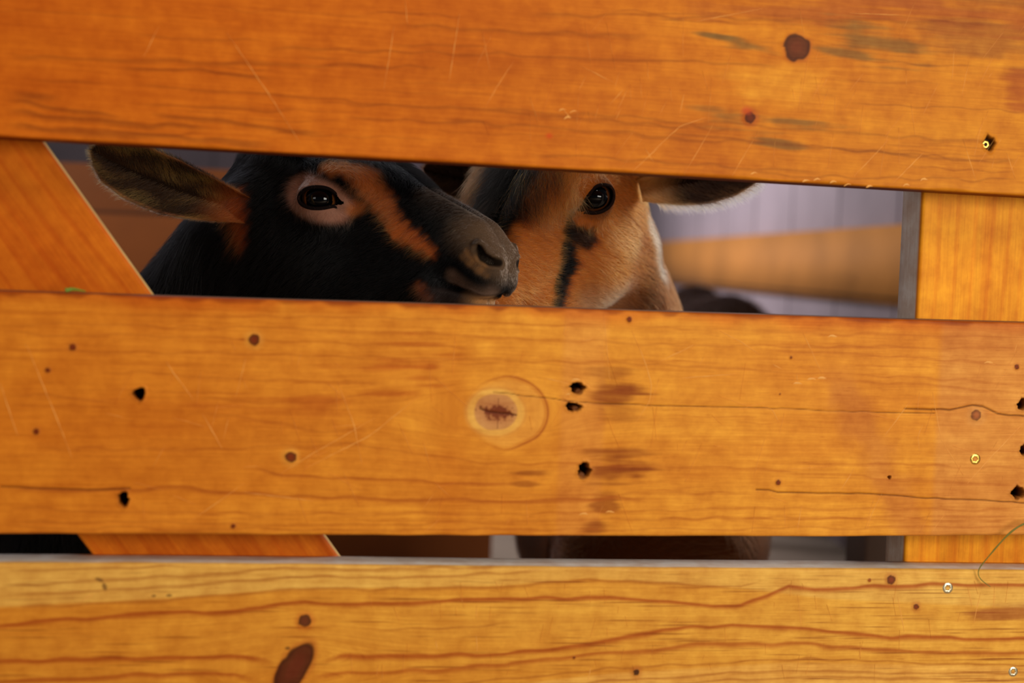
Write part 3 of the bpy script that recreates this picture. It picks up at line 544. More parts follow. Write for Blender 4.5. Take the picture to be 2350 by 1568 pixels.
def coat_brown(m, y, wz):
    c = np.ones(m.shape)*np.array(lin(184, 100, 36)); dark = (7, 5, 4)
    c = mixc(c, cap(m, (-20, 52, -50), (-38, 52, -90), 22, 24, 18)*.8, (142, 68, 24))
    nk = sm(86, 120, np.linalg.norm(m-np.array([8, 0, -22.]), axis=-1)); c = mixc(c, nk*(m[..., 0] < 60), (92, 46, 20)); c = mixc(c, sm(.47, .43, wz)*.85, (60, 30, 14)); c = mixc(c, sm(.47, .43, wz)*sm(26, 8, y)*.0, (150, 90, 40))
    c = mixc(c, cap(m, (10, 42, -100), (46, 35, -70), 15, 9, 14)*.8, (186, 138, 100))
    c = mixc(c, cap(m, (-2, 48, -26), (-14, 54, -60), 10, 12, 12)*.5, (232, 150, 74))
    n = 3*np.sin(y*.5)+3*np.sin(m[..., 0]*.21)
    ctr = sm(1.25, .75, np.abs(y+4+n*.5)/22.)
    c = mixc(c, ctr*sm(98, 70, m[..., 0])*sm(-10, 10, m[..., 2]), dark)
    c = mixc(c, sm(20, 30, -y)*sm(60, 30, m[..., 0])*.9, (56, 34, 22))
    for a, b, r1, r2, k in (((26, 40, 8), (34, 38, -5), 2, 5, 1), ((33, 39, -10), (24, 43, -22), 8, 9, .95), ((42, 36, -16), (46, 34, -30), 7.5, 8, 1), ((46, 34, -30), (60, 32, -37), 8, 6.5, 1), ((60, 32, -37), (72, 32, -47), 6.5, 6, 1), ((72, 32, -47), (82, 28, -56), 6, 7, .9)):
        c = mixc(c, cap(m, a, b, r1, r2, 3, 1.8)*k, dark)
    c = mixc(c, cap(m, (-52, 50, 6), (-42, 58, -26), 7, 6, 6)*.6, (110, 48, 18))
    e = np.linalg.norm(m-EYE, axis=-1)
    c = mixc(c, sm(21, 16, e)*.75, (110, 66, 40))
    c = mixc(c, cap(m, (24, 43, 8), (28, 41, 10), 2.2, 2, 1.5), (190, 160, 150))
    c = mixc(c, cap(m, (-55, 48, -74), (-50, 49, -118), 7, 6, 6)*.85, (238, 200, 156))  # pale back edge of the cheek: backlit rim painted into the coat
    c = mixc(c, sm(120, 150, m[..., 0]), (120, 80, 60))
    return c
def coat_dark(m, y, wz): return np.ones(m.shape)*np.array(lin(40, 24, 16))
def sdf_grad(f, p, e=.0005):
    G = np.stack([f(p+np.eye(3)[i]*e)-f(p-np.eye(3)[i]*e) for i in range(3)], -1)
    return G/np.maximum(np.linalg.norm(G, axis=-1, keepdims=True), 1e-9)
def surface_nets(f, lo, hi, h):
    ax = [np.arange(lo[i], hi[i]+h, h) for i in range(3)]; N = [len(a) for a in ax]
    val = np.empty(N, np.float32)
    for i, x in enumerate(ax[0]):
        Y, Z = np.meshgrid(ax[1], ax[2], indexing='ij'); val[i] = f(np.stack([np.full_like(Y, x), Y, Z], -1))
    s = val < 0; cs = np.zeros([n-1 for n in N], int); acc = np.zeros([n-1 for n in N]+[3]); cnt = np.zeros([n-1 for n in N])
    A = lambda v, o: v[o[0]:o[0]+N[0]-1, o[1]:o[1]+N[1]-1, o[2]:o[2]+N[2]-1]
    for d in range(3):
        e = np.eye(3, dtype=int)[d]
        for o in ((0, 0), (0, 1), (1, 0), (1, 1)):
            off = np.insert(np.array(o), d, 0); v0 = A(val, off); v1 = A(val, off+e); m = (v0 < 0) != (v1 < 0)
            t = np.where(m, v0/np.where(m, v0-v1, 1), 0); cnt += m
            for k in range(3): acc[..., k] += m*(off[k]+(t if k == d else 0))
    act = cnt > 0; idx = -np.ones(cnt.shape, int); idx[act] = np.arange(act.sum()); I = np.argwhere(act)
    V = (I+acc[act]/cnt[act][:, None])*h+np.array(lo); F = []
    for d in range(3):
        e = np.eye(3, dtype=int)[d]; a, b = [k for k in range(3) if k != d]
        s0 = s[tuple(slice(0, N[k]-1) for k in range(3))]; s1 = s[tuple(slice(e[k], N[k]-1+e[k]) for k in range(3))]
        m = s0 != s1; P = np.argwhere(m); P = P[(P[:, a] > 0) & (P[:, b] > 0)]; ea, eb = np.eye(3, dtype=int)[a], np.eye(3, dtype=int)[b]
        g = lambda q: idx[q[:, 0], q[:, 1], q[:, 2]]
        Q = np.stack([g(P-ea-eb), g(P-eb), g(P), g(P-ea)], 1); flip = s0[P[:, 0], P[:, 1], P[:, 2]] == (d == 1)
        Q[flip] = Q[flip][:, ::-1]; F.append(Q[(Q >= 0).all(1)])
    return V, np.concatenate(F)
def newton(f, V, n=3):
    for _ in range(n):
        g = sdf_grad(f, V); d = f(V); V = V-g*np.clip(d, -.004, .004)[:, None]*.9
    return V
def refine(V, F, sel):
    bm = bmesh.new(); vs = [bm.verts.new(v) for v in V]
    for q in F:
        try: bm.faces.new([vs[i] for i in q if i >= 0])
        except ValueError: pass
    return bm
def body_parts(g, chest, az, neck_r=(.060, .085), R=.115, L=.50, root=(-60, 0, -18)):
    f = np.array([cos(radians(az)), sin(radians(az)), 0]); l = np.array([-f[1], f[0], 0]); z = np.array([0, 0, 1.])
    c = np.array(chest, float); neck = g.to_world(root)
    P = [(neck, c+z*.045-f*.02, *neck_r, .03), (c-f*.03+z*.005, c-f*L*.5-z*.02, R*.93, R*1.12, .05), (c-f*L*.5-z*.02, c-f*L+z*.025, R*1.12, R*.86, .05),
         (c-f*.02-z*.06, c+f*.015+z*.02, R*.62, R*.6, .05)]
    for s in (1, -1):
        a = c-f*.05+l*s*R*.55; kn = np.array([a[0]+f[0]*.01, a[1]+f[1]*.01, .20]); ft = np.array([a[0], a[1], .03])
        P += [(a-z*.06, kn, .048, .021, .025), (kn, ft, .020, .016, .008), (ft, ft+f*.018-z*.012, .018, .018, .006)]
        b = c-f*(L-.03)+l*s*R*.5; st = b+f*.05; st[2] = .31; hk = b-f*.055; hk[2] = .20; ft = b-f*.03; ft[2] = .03
        P += [(b-z*.02, st, .085, .052, .04), (st, hk, .044, .020, .015), (hk, ft, .020, .016, .008), (ft, ft+f*.018-z*.012, .018, .018, .006)]
    P.append((c-f*(L+.07)+z*.09, c-f*(L+.13)+z*.13, .022, .012, .02))         # short tail
    return P
NOSE = [(142.8, 11.5, -1.6), (138.8, 18, -2), (134, 21.4, -.6), (130, 23.2, 3.7)]
MOUTH = [(147, 0, -23.5), (142, 8, -26), (130, 17, -27.5), (115.6, 18.5, -29.5), (104.5, 24.2, -31), (94, 28, -29.7)]
def polyd(m, P):
    d = None
    for a, b in zip(P[:-1], P[1:]): c = cone(m, a, b, 0, 0); d = c if d is None else np.minimum(d, c)
    return d
def carve(g, V):
    """open the nostrils and part the lips on the finished surface"""
    h = g.to_head(V); m = np.stack([h[:, 0], np.abs(h[:, 1]), h[:, 2]], -1); n = sdf_grad(g.sdf, V)
    dn = polyd(m, NOSE); dm = polyd(m*np.array([1, 1, 1.]), MOUTH)
    dep = 6.0*sm(3.8, 1.6, dn)*sm(9, 15, m[:, 1])*(h[:, 1]*g.side > 0)+3.4*sm(2.8, .5, dm)*sm(148, 138, m[:, 0]+.0*m[:, 1])-.9*np.exp(-((dm-4.2)/1.6)**2)-.8*np.exp(-((dn-5)/1.2)**2)
    dep = dep*(h[:, 0] > 70); return V-n*(dep*g.s)[:, None], np.clip(sm(3.6, 1.8, dn)+.8*sm(2.2, .6, dm), 0, 1)*(h[:, 0] > 70)
def lid_rim(g, side):
    """wet dark edge of the eyelids"""
    th = np.linspace(0, 2*pi, 120, endpoint=False); lo_ = np.zeros(120); hi_ = np.full(120, 30.)
    for _ in range(24):
        mid = (lo_+hi_)/2; ins = almond(mid*np.cos(th), mid*np.sin(th)) < 0; lo_ = np.where(ins, mid, lo_); hi_ = np.where(ins, hi_, mid)
    u, v = lo_*np.cos(th), lo_*np.sin(th); R = EYE_R+1.6; w_ = np.sqrt(np.maximum(R*R-u*u-v*v, 9)); c = EYE+u[:, None]*EYE_T+v[:, None]*EYE_U+w_[:, None]*EYE_N
    m3 = np.array([1, side, 1]); W_ = newton(g.sdf, g.to_world(c*m3), 3); tg = np.roll(W_, -1, 0)-np.roll(W_, 1, 0); tg /= np.linalg.norm(tg, axis=1)[:, None]
    N = sdf_grad(g.sdf, W_); B_ = np.cross(N, tg); out = []
    for k in range(8): a = 2*pi*k/8; out.append(W_+(N*cos(a)*1.2+B_*sin(a)*1.45-N*.55)*g.s)
    V = np.stack(out, 1).reshape(-1, 3); i = np.arange(120)[:, None]; j = np.arange(8)[None]
    return V, np.stack([i*8+j, ((i+1) % 120)*8+j, ((i+1) % 120)*8+(j+1) % 8, i*8+(j+1) % 8], -1).reshape(-1, 4)
# --- ear as a thick cupped leaf in the head frame
def ear_frame(E):
    B, T = np.array(E['base'], float), np.array(E['tip'], float); ax = T-B; L = np.linalg.norm(ax); ax /= L
    Nn = np.array(E['open'], float); Nn -= ax*(Nn@ax); Nn /= np.linalg.norm(Nn); S = np.cross(Nn, ax); S *= np.sign(S[2]) if abs(S[2]) > .2 else 1
    return B, ax, L, Nn, S
def ear_point(E, t, v, back=0):
    B, ax, L, Nn, S = ear_frame(E)
    w = np.interp(t, [0, .12, .3, .5, .72, .88, .96, 1.0], [9, 11.5, 16, 19.5, 19.5, 15.5, 10.5, .6])*E.get('w', 1)
    cup = np.interp(t, [0, .25, .6, 1], [1.15, .85, .45, .2]); an = v*(cup*1.15)
    P = B+ax*(t*L)[..., None]+S*((np.sin(an)/np.maximum(np.sin(cup*1.15), .3)*w)+E.get('sag', 4)*np.sin(t*pi*.9)*-1)[..., None]
    P = P+Nn*((1-np.cos(an))*w*1.15-3*np.sin(t*3)+E.get('bend', 0)*t*t)[..., None]
    return P-Nn*(back*(1.2+2.6*(1-v*v)*np.sin(np.minimum(t*1.2+.25, 1)*pi*.9)))[..., None]
def ear_mesh(E, side):
    nt, nv = 70, 41; T, Vv = np.meshgrid(np.linspace(0, 1, nt), np.linspace(-1, 1, nv), indexing='ij')
    A = ear_point(E, T, Vv, 0); Bk = ear_point(E, T, Vv, 1)
    # ribs of the inner ear
    P = np.concatenate([A, Bk[:, ::-1]], 1); n = 2*nv; V = P.reshape(-1, 3)*np.array([1, side, 1])
    i = np.arange(nt-1)[:, None]*n; j = np.arange(n)[None]; j2 = (j+1) % n
    Q = np.stack([i+j, i+j2, i+n+j2, i+n+j], -1).reshape(-1, 4)
    end = np.stack([np.full(nv-1, 0)+(nt-1)*n+np.arange(nv-1), (nt-1)*n+np.arange(1, nv), (nt-1)*n+n-1-np.arange(1, nv), (nt-1)*n+n-1-np.arange(nv-1)], 1)
    return V, np.r_[Q, end], (P, T, Vv)
def mat_coat():
    t = NT('goat_coat'); c = t.n('ShaderNodeAttribute', attribute_name='coat').outputs['Color']; t.link(c, t.b.inputs['Base Color'])
    t.b.inputs['Roughness'].default_value = .8; t.b.inputs['Specular IOR Level'].default_value = .06
    nz = t.n('ShaderNodeTexNoise', {'Scale': 900., 'Detail': 3.}); b = t.n('ShaderNodeBump', {'Height': nz.outputs[0], 'Strength': .25, 'Distance': .0006}); t.link(b.outputs[0], t.b.inputs['Normal']); return t.m
def mat_fur():
    t = NT('goat_fur'); c = t.n('ShaderNodeAttribute', attribute_name='fur').outputs['Color']
    h = t.t.nodes.new('ShaderNodeBsdfHairPrincipled'); h.model = 'CHIANG'; h.parametrization = 'COLOR'
    t.link(c, h.inputs['Color']); h.inputs['Roughness'].default_value = .42; h.inputs['Radial Roughness'].default_value = .55
    h.inputs['Coat'].default_value = .0; h.inputs['IOR'].default_value = 1.38
    t.link(h.outputs[0], t.out.inputs['Surface']); return t.m
COAT = mat_coat(); FUR = mat_fur()
def mat_eye():
    t = NT('goat_eye'); c = t.n('ShaderNodeAttribute', attribute_name='iris').outputs['Color']; t.link(c, t.b.inputs['Base Color'])
    t.b.inputs['Roughness'].default_value = .04; t.b.inputs['Specular IOR Level'].default_value = .4; return t.m
EYEM = mat_eye(); HORN = simple('hoof', lin(60, 50, 40), .6)
def make_eye(g, side, body, iris, pupil=(9.6, 8.3)):
    ce = EYE*np.array([1, side, 1]); N = EYE_N*np.array([1, side, 1]); T = EYE_T*np.array([1, side, 1]); U = EYE_U*np.array([1, side, 1])
    Vw = g.R.T@(CAM-g.to_world(ce)); Vw /= np.linalg.norm(Vw)
    if Vw@N > .3: N = N*.55+Vw*.45
    N /= np.linalg.norm(N); T = T-N*(T@N); T /= np.linalg.norm(T); U = np.cross(N, T); U *= np.sign(U[2])
    n, m = 96, 72; th = np.linspace(0, pi, m)**1; ph = np.linspace(0, 2*pi, n, endpoint=False); TH_, PH = np.meshgrid(th, ph, indexing='ij')
    r = EYE_R-.5+1.3*np.exp(-(TH_/.62)**4)
    x, y, z = r*np.sin(TH_)*np.cos(PH), r*np.sin(TH_)*np.sin(PH), r*np.cos(TH_)
    V = ce+x[..., None]*T+y[..., None]*U+z[..., None]*N; W_ = g.to_world(V.reshape(-1, 3))
    i = np.arange(m-1)[:, None]*n; j = np.arange(n)[None]; Q = np.stack([i+j, i+(j+1) % n, i+n+(j+1) % n, i+n+j], -1).reshape(-1, 4)
    o = npmesh('eye', W_, [Q], [EYEM], body)
    rr = np.hypot(x, y); pr = (np.abs(x/pupil[0])**2.6+np.abs(y/pupil[1])**2.6)**(1/2.6)
    c = np.ones(x.shape+(3,))*np.array(lin(50, 34, 28))
    st = .8+.25*np.sin(PH*31+np.sin(PH*7)*3)*sm(1.0, 1.6, pr)
    c = np.where((rr < 11.2)[..., None], np.array(lin(*iris))*st[..., None]*np.clip(.6+.5*sm(11.2, 9, rr), 0, 1)[..., None], c)
    c = np.where((pr < 1)[..., None], np.array([.0015, .0015, .002]), c); c = np.where((z < 0)[..., None], np.array([.03, .02, .02]), c)
    vattr(o.data, 'iris', 'FLOAT_COLOR', c.reshape(-1, 3)); return o
def coats(g, fn, W_):
    h = g.to_head(W_); m = np.stack([h[:, 0], np.abs(h[:, 1]), h[:, 2]], -1); return fn(m, h[:, 1]*g.side, W_[:, 2])
def pxof(W_):
    q = W_-CAM; z = q@CD; return IW/2+FPX*(q@CR)/z, IH/2-FPX*(q@CU)/z
def fur_object(g, name, body, roots, N, D, L, R0, col, lift, curl=.0, npt=6, seed=0, grav=0.):
    """roots/N/D in world; L lengths (m)"""
    r = np.random.default_rng(seed); n = len(roots); t = np.linspace(0, 1, npt)[None, :, None]
    D = D-N*(D*N).sum(1, keepdims=True); D /= np.maximum(np.linalg.norm(D, axis=1, keepdims=True), 1e-6); Bn = np.cross(N, D)
    a = lift[:, None, None]*(1+.0*t); L = L[:, None, None]
    P = roots[:, None, :]+L*(D[:, None, :]*t*np.cos(a*.6)+N[:, None, :]*(np.sin(a)*(t-.55*t*t)))
    cv = (r.normal(size=(n, 1, 1))*curl); P = P+L*Bn[:, None, :]*cv*t*t+L*np.array([0, 0, -1.])*grav*t*t
    hc = bpy.data.hair_curves.new(name); hc.add_curves([npt]*n); hc.attributes['position'].data.foreach_set('vector', P.astype(np.float32).ravel())
    rad = hc.attributes.get('radius') or hc.attributes.new('radius', 'FLOAT', 'POINT')
    rad.data.foreach_set('value', (R0[:, None]*(1-.85*np.linspace(0, 1, npt)**1.5)[None]).astype(np.float32).ravel())
    ca = hc.attributes.new('fur', 'FLOAT_COLOR', 'CURVE'); ca.data.foreach_set('color', np.c_[col, np.ones(n)].astype(np.float32).ravel())
    hc.materials.append(FUR); o = bpy.data.objects.new(name, hc); COL.objects.link(o); o.parent = body
    return o
def make_goat(cfg, coat, body_args, ears, fur_n, label, iris, lo, hi, long_, eye_ring, streaks=False):
    set_eye(*cfg['eye']); g = Goat(at(*cfg['px'], cfg['Y']), cfg['side'], cfg['ang'], cfg['scale'], None); g.side = cfg['side']
    g.parts = body_parts(g, *body_args)
    root = empty('goat', tuple(np.array([body_args[0][0], body_args[0][1], 0])), label=label, cat='goat', group='goats behind the gate')
    V, F = surface_nets(g.sdf, lo, hi, .006); V = newton(g.sdf, V, 2)
    bm = bmesh.new(); vs = [bm.verts.new(v) for v in V]
    for q in F: 
        if len(set(q)) == 4: bm.faces.new([vs[i] for i in q])
    for lev, R_ in ((0, 175), (1, 150), (2, None)):
        bm.verts.ensure_lookup_table(); co = np.array([v.co[:] for v in bm.verts]); h = g.to_head(co)
        if lev < 2: ok = np.linalg.norm(h-np.array([20., 0, -20]), axis=1) < R_
        else: ok = (np.linalg.norm(np.stack([h[:, 0], np.abs(h[:, 1]), h[:, 2]], 1)-EYE, axis=1) < 27) | (h[:, 0] > 112)
        if lev: px, py = pxof(co); ok &= (py < 800)
        es = [e for e in bm.edges if ok[e.verts[0].index] and ok[e.verts[1].index]]
        bmesh.ops.subdivide_edges(bm, edges=es, cuts=1, use_grid_fill=True)
        bm.verts.ensure_lookup_table(); co = newton(g.sdf, np.array([v.co[:] for v in bm.verts]), 2)
        for v, c in zip(bm.verts, co): v.co = c
        bm.verts.index_update()
    bmesh.ops.triangulate(bm, faces=[f for f in bm.faces if len(f.verts) > 4])
    bm.verts.ensure_lookup_table(); bm.verts.index_update()
    V = np.array([v.co[:] for v in bm.verts]); Q = [[v.index for v in f.verts] for f in bm.faces]; bm.free()
    Q4 = np.array([q for q in Q if len(q) == 4]); Q3 = np.array([q for q in Q if len(q) == 3]).reshape(-1, 3)
    h = g.to_head(V); m = np.stack([h[:, 0], np.abs(h[:, 1]), h[:, 2]], -1); q = m-EYE
    inside = (almond(q@EYE_T, q@EYE_U) < 0) & (q@EYE_N > 3) & (np.linalg.norm(q, axis=1) < 26)
    Q4 = Q4[~inside[Q4].any(1)]; Q3 = Q3[~inside[Q3].any(1)] if len(Q3) else Q3
    V, cav = carve(g, V); col = coats(g, coat, V)*(1-.88*cav[:, None]); base_n = len(V); earsurf = []
    for side in (1, -1):
        ev, ef = lid_rim(g, side); Q4 = np.r_[Q4, ef+len(V)]; V = np.r_[V, ev]; col = np.r_[col, np.ones((len(ev), 3))*np.array(lin(*eye_ring))]
    for E, side in ears:
        ev, ef, (P, T, Vv) = ear_mesh(E, side); W_ = g.to_world(ev)
        inner = np.zeros(P.shape[:2], bool); inner[:, :P.shape[1]//2] = True; vv = np.concatenate([Vv, Vv[:, ::-1]], 1); tt = np.concatenate([T, T], 1)
        c = np.where(inner[..., None], np.array(lin(*E['in'])), np.array(lin(*E['out'])))
        rm = sm(.88, .98, np.abs(vv))*inner*sm(.16, .3, tt); c = c*(1-rm[..., None])+np.array(lin(*E['rim']))*rm[..., None]
        rb = sm(.2, .8, np.sin(vv*9+tt*3))*inner*sm(.05, .3, tt)*sm(.9, .5, np.abs(vv)); c = c*(1-.55*rb[..., None])
        b = sm(.34, .06, tt); c = c*(1-b[..., None])+np.array(lin(*E['root']))*b[..., None]
        col = np.r_[col, c.reshape(-1, 3)]; Q4 = np.r_[Q4, ef+len(V)]; V = np.r_[V, W_]; earsurf.append((E, side))
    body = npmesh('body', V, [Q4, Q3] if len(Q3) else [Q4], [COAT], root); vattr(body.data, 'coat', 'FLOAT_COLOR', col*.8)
    for s in (1, -1): make_eye(g, s, body, iris)
    if not fur_n: return root
    # ---------------- fur
    r = np.random.default_rng(fur_n); Qh = Q4[(Q4 < base_n).all(1)]; T = np.r_[Qh[:, :3], Qh[:, [0, 2, 3]], Q3]
    a, b, c = V[T[:, 0]], V[T[:, 1]], V[T[:, 2]]; nr = np.cross(b-a, c-a); ar = np.linalg.norm(nr, axis=1)/2; ce = (a+b+c)/3
    px, py = pxof(ce); gn_ = nr/np.maximum(ar[:, None]*2, 1e-12)
    vis = ((py > 250) & (py < 790) & (px > 200) & (px < 1700))*1. + ((py > 1130) & (py < 1360))*.6+.03
    h = g.to_head(ce); m = np.stack([h[:, 0], np.abs(h[:, 1]), h[:, 2]], -1)
    vd = (CAM-ce)/np.linalg.norm(CAM-ce, axis=1)[:, None]; fs = (gn_*vd).sum(1); vis = vis*np.where(fs > -.35, 1, .08)
    dn = np.linalg.norm(h, axis=1); vis = vis*np.where(dn < 150, 1, .45)*np.where(h[:, 0] > 95, 1.8, 1)
    wgt = ar*vis; k = r.choice(len(T), fur_n, p=wgt/wgt.sum()); u = r.random((fur_n, 2)); f_ = u.sum(1) > 1; u[f_] = 1-u[f_]
    Rt = a[k]+(b[k]-a[k])*u[:, :1]+(c[k]-a[k])*u[:, 1:]
    N = sdf_grad(g.sdf, Rt); h = g.to_head(Rt); m = np.stack([h[:, 0], np.abs(h[:, 1]), h[:, 2]], -1); sg = np.where(h[:, 1] >= 0, 1., -1.)
    e = m-EYE; de = np.linalg.norm(e, axis=1); keep = (almond(e@EYE_T, e@EYE_U) > 1.6) | (e@EYE_N < 2) | (de > 27); keep &= (polyd(m, NOSE) > 4.5) & (polyd(m, MOUTH) > 1.8)
    # hair flow in the head frame (mirrored)
    D = np.tile(np.array([-.55, .12, -.85]), (fur_n, 1))
    br = sm(8, 22, m[:, 2])*sm(20, 60, m[:, 0]); D = D*(1-br[:, None])+np.array([-.35, .9, -.25])*br[:, None]
    fh = sm(14, 26, m[:, 2])*sm(75, 35, m[:, 0]); D = D*(1-fh[:, None])+np.array([.85, .35, -.1])*fh[:, None]
    sd = sm(26, 34, m[:, 1])*sm(15, 50, m[:, 0])*sm(20, 0, m[:, 2]); D = D*(1-sd[:, None])+np.array([-.8, .1, -.6])*sd[:, None]
    er = sm(36, 20, de)*.85; D = D*(1-er[:, None])+(e/de[:, None])*er[:, None]
    D[:, 1] *= sg; Dw = D@g.R.T
    far = sm(95, 150, np.linalg.norm(h-np.array([0, 0, -20]), axis=1))*(h[:, 0] < 60); hd = np.array([0.12, .25, -1.]); Dw = Dw*(1-far[:, None])+hd*far[:, None]
    q = Rt*55; cl = np.stack([np.sin(q[:, 0]*3.1+np.sin(q[:, 2]*2.3)*2), np.sin(q[:, 1]*3.7+q[:, 2]), np.sin(q[:, 2]*3.3+q[:, 0]*1.7)], 1)
    q2 = Rt*260; cl2 = np.stack([np.sin(q2[:, 1]*3.1+q2[:, 2]*2.3), np.sin(q2[:, 2]*2.7+q2[:, 0]*1.9), np.sin(q2[:, 0]*3.3+q2[:, 1]*1.7)], 1)
    Dw = Dw+cl*.10+cl2*(.16+.16*far[:, None])+r.normal(size=Dw.shape)*.10
    L = np.full(fur_n, 8.5); L = L+3.5*sm(-20, -90, m[:, 2]); L = L*(1-.35*br); L = L+fh*long_; L = L*(1-.80*sm(92, 120, m[:, 0])); L = np.where(de < 32, L*(.42+.58*sm(18, 32, de)), L)
    L = L*(1-far)+far*22; L = L+sm(-50, -75, m[:, 0])*6*(1-far); L *= r.uniform(.6, 1.25, fur_n)*g.s
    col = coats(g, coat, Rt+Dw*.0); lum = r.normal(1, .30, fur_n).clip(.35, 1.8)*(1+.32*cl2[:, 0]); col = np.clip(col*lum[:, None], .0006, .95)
    st_ = r.random(fur_n) < .035; col[st_] = np.clip(col[st_]*2.0+.002, 0, .9)
    lift = .30+.25*far+.10*r.random(fur_n)+.12*fh; R0 = np.full(fur_n, .000085)*(1+.5*far)*r.uniform(.7, 1.25, fur_n)*np.where(m[:, 0] > 110, .8, 1)
    if streaks:
        p = cap(m, (45, 16, 33), (12, 20, 36), 13, 13, 6)*.5*(sg*g.side > 0)+cap(m, (75, 8, 26), (45, 3, 33), 8, 8, 6)*.4; dk = r.random(fur_n) < p; col[dk] = np.array(lin(34, 18, 10))
        p = cap(m, (70, 6, 28), (15, 8, 37), 9, 9, 6)*.16*(sg*g.side > 0); lt = r.random(fur_n) < p; col[lt] = np.array(lin(176, 92, 34))
    K = keep; fo = fur_object(g, 'coat_hair', body, Rt[K], N[K], Dw[K], L[K], R0[K], col[K], lift[K], .12, 6, 3, .06)
    # ---------------- ear hair: on both faces and as a fringe on the edge
    AR, AN, AD, AL, AC, AW, AF = [], [], [], [], [], [], []
    for E, side in earsurf:
        B_, ax, Le, Nn, S = ear_frame(E); n = E.get('n', 9000); t = r.random(n)**.9; v = r.uniform(-1, 1, n); kind = r.random(n)
        fr = (kind > .72) & (t > .10); v = np.where(fr, np.where(r.random(n) < .5, -1, 1)*r.uniform(.93, 1., n), v); bk = (~fr) & (kind < .22)
        P = ear_point(E, t, v, np.where(bk, 1, 0)); P2 = ear_point(E, t, np.clip(v+.02, -1, 1), np.where(bk, 1, 0)); P3 = ear_point(E, np.clip(t+.01, 0, 1), v, np.where(bk, 1, 0))
        sp = P2-P; sp /= np.maximum(np.linalg.norm(sp, axis=1, keepdims=True), 1e-6); tp = P3-P; tp /= np.maximum(np.linalg.norm(tp, axis=1, keepdims=True), 1e-6)
        nn = np.cross(sp, tp); nn /= np.linalg.norm(nn, axis=1, keepdims=True); nn *= np.sign((nn@Nn))[:, None]; nn[bk] *= -1
        sv = np.sign(v)[:, None]
        d = tp*.7+np.where(bk[:, None], 0, sv*sp*(.8-.3*np.abs(v)[:, None])); d[fr] = (tp*.55+S*np.where(v > 0, 1, -1)[:, None]*.9-Nn*.1)[fr]
        nn[fr] = Nn*.9+ax*.1; nn /= np.linalg.norm(nn, axis=1, keepdims=True)
        d += r.normal(size=d.shape)*.13; m3 = np.array([1, side, 1])
        streak = sm(-.1, .7, np.sin(v*6+t*5+.8*np.sin(t*17))*np.cos(t*9-1.5+v*2)+.35*r.normal(size=n)+.1)
        c = np.array(lin(*E['in']))*(1-streak[:, None])+np.array(lin(*E['in2']))*streak[:, None]
        c = np.where(bk[:, None], np.array(lin(*E['out'])), c); fl = np.array(lin(*E['rim'])); fm = fr & (v < 0) if E.get('rimlow', True) else fr
        c = np.where(fm[:, None], fl, c); c = np.where((fr & ~fm)[:, None], np.array(lin(*E['out'])), c)
        b = sm(.36, .05, t)[:, None]; c = c*(1-b)+np.array(lin(*E['root']))*b; c = c*r.normal(1, .2, n).clip(.4, 1.7)[:, None]
        L = np.where(fr, np.where(v < 0, E.get('fringe', 5), 3.), np.where(bk, 5, 8))*r.uniform(.5, 1.2, n)*sm(1.08, .8, t*.9+.02)
        AR.append(g.to_world(P*m3)); AN.append((nn*m3)@g.R.T); AD.append((d*m3)@g.R.T); AL.append(L*g.s); AC.append(np.clip(c, .001, .95)); AW.append(np.full(n, .00008)); AF.append(np.where(fr, .05, .35))
    if AR: fur_object(g, 'ear_hair', body, *[np.concatenate(x) for x in (AR, AN, AD, AL, AW, AC, AF)], .15, 5, 5)
    return root
EARB = dict(base=(-60, 50, -27), tip=(-120, 154, -6), open=(.75, .55, .12), sag=5, bend=0, w=1.05, n=16000, fringe=2.4, rim=(176, 120, 92), out=(22, 18, 18), root=(150, 78, 34))
EARB['in'] = (54, 34, 18); EARB['in2'] = (184, 122, 56)
EARN = dict(base=(-56, 50, -40), tip=(-104, 140, -42), open=(.70, .30, .35), sag=6, bend=-4, w=1.0, n=14000, rim=(250, 235, 215), out=(150, 84, 40), root=(200, 140, 84), fringe=10)
EARN['in'] = (50, 28, 16); EARN['in2'] = (110, 70, 40)
EARF = dict(EARN, tip=(-44, 148, -22), n=7000)
BLACK = dict(px=(735, 457), Y=.175, side=-1, ang=(-44, 16, -1), scale=1.16, eye=((.52, .84, .12), (14., 8., 7.)))
BROWN = dict(px=(1360, 450), Y=.226, side=1, ang=(-135, 44, -4), scale=1.2, eye=((.60, .75, .28), (14., 10.3, 9.4), 16))
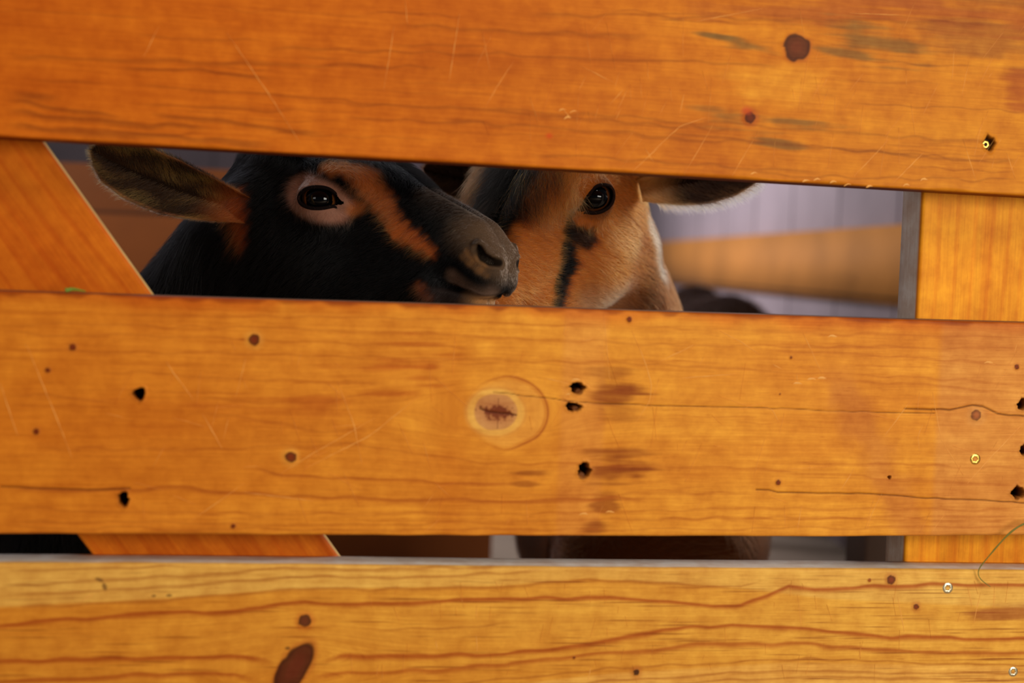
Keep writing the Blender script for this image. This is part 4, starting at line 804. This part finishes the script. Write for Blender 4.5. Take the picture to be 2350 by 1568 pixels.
black = make_goat(BLACK, coat_black, (at(330, 1130, .50), -52, (.067, .100), .12, .46, (-66, 4, -36)), [(EARB, -1), (EARB, 1)], 110000,
    'black goat with tan eye stripes, its head turned right in front of the brown goat', (150, 86, 38), (-.85, .06, -.01), (.16, 1.15, .82), 5, (30, 20, 18))
brown = make_goat(BROWN, coat_brown, (at(1520, 1250, .44), -100, (.050, .080), .12, .50, (-58, -6, -22)), [(EARN, 1), (EARF, -1)], 130000,
    'orange brown goat with a dark stripe below its eye, looking out between the boards', (120, 66, 34), (-.02, .06, -.01), (.58, 1.2, .85), 16, (34, 20, 16), True)

# a third goat far back in the pen, only the dark top of its rump shows
def far_goat():
    c = at(1652, 735, 1.75); g = Goat(at(1640, 700, 1.75)+np.array([.02, .62, -.36]), 1, (84, 30, 0), 1.0, None); g.side = 1; set_eye((.52, .84, .12), (14., 8., 7.))
    ch = np.array([c[0]+.06, 2.10, .475]); g.parts = body_parts(g, ch, 84, (.04, .06), .080, .34, (-60, 0, -18))[:-1]
    V, F = surface_nets(g.sdf, (c[0]-.22, 1.55, -.01), (c[0]+.32, 2.75, .75), .012); V = newton(g.sdf, V, 2)
    r = empty('goat', (c[0], 2.0, 0), label='dark goat far back in the pen, only its blurred back showing', cat='goat', group='goats behind the gate')
    q = np.array([k for k in F if len(set(k)) == 4]); b = npmesh('body', V, [q], [COAT], r); vattr(b.data, 'coat', 'FLOAT_COLOR', coat_dark(V, None, None))
    rg = np.random.default_rng(4); a_, b_, c_ = V[q[:, 0]], V[q[:, 1]], V[q[:, 2]]; ar = np.linalg.norm(np.cross(b_-a_, c_-a_), axis=1); k = rg.choice(len(q), 9000, p=ar/ar.sum()); u = rg.random((9000, 2))*.5
    R_ = a_[k]+(b_[k]-a_[k])*u[:, :1]+(c_[k]-a_[k])*u[:, 1:]; N = sdf_grad(g.sdf, R_); D = np.tile([0, -.5, -.6], (9000, 1))+rg.normal(size=(9000, 3))*.15
    fur_object(g, 'coat_hair', b, R_, N, D, rg.uniform(.012, .03, 9000), np.full(9000, .0003), np.tile(lin(48, 30, 20), (9000, 1))*rg.uniform(.5, 1.6, (9000, 1)), np.full(9000, .5), .1, 5, 6, .1)
far_goat()
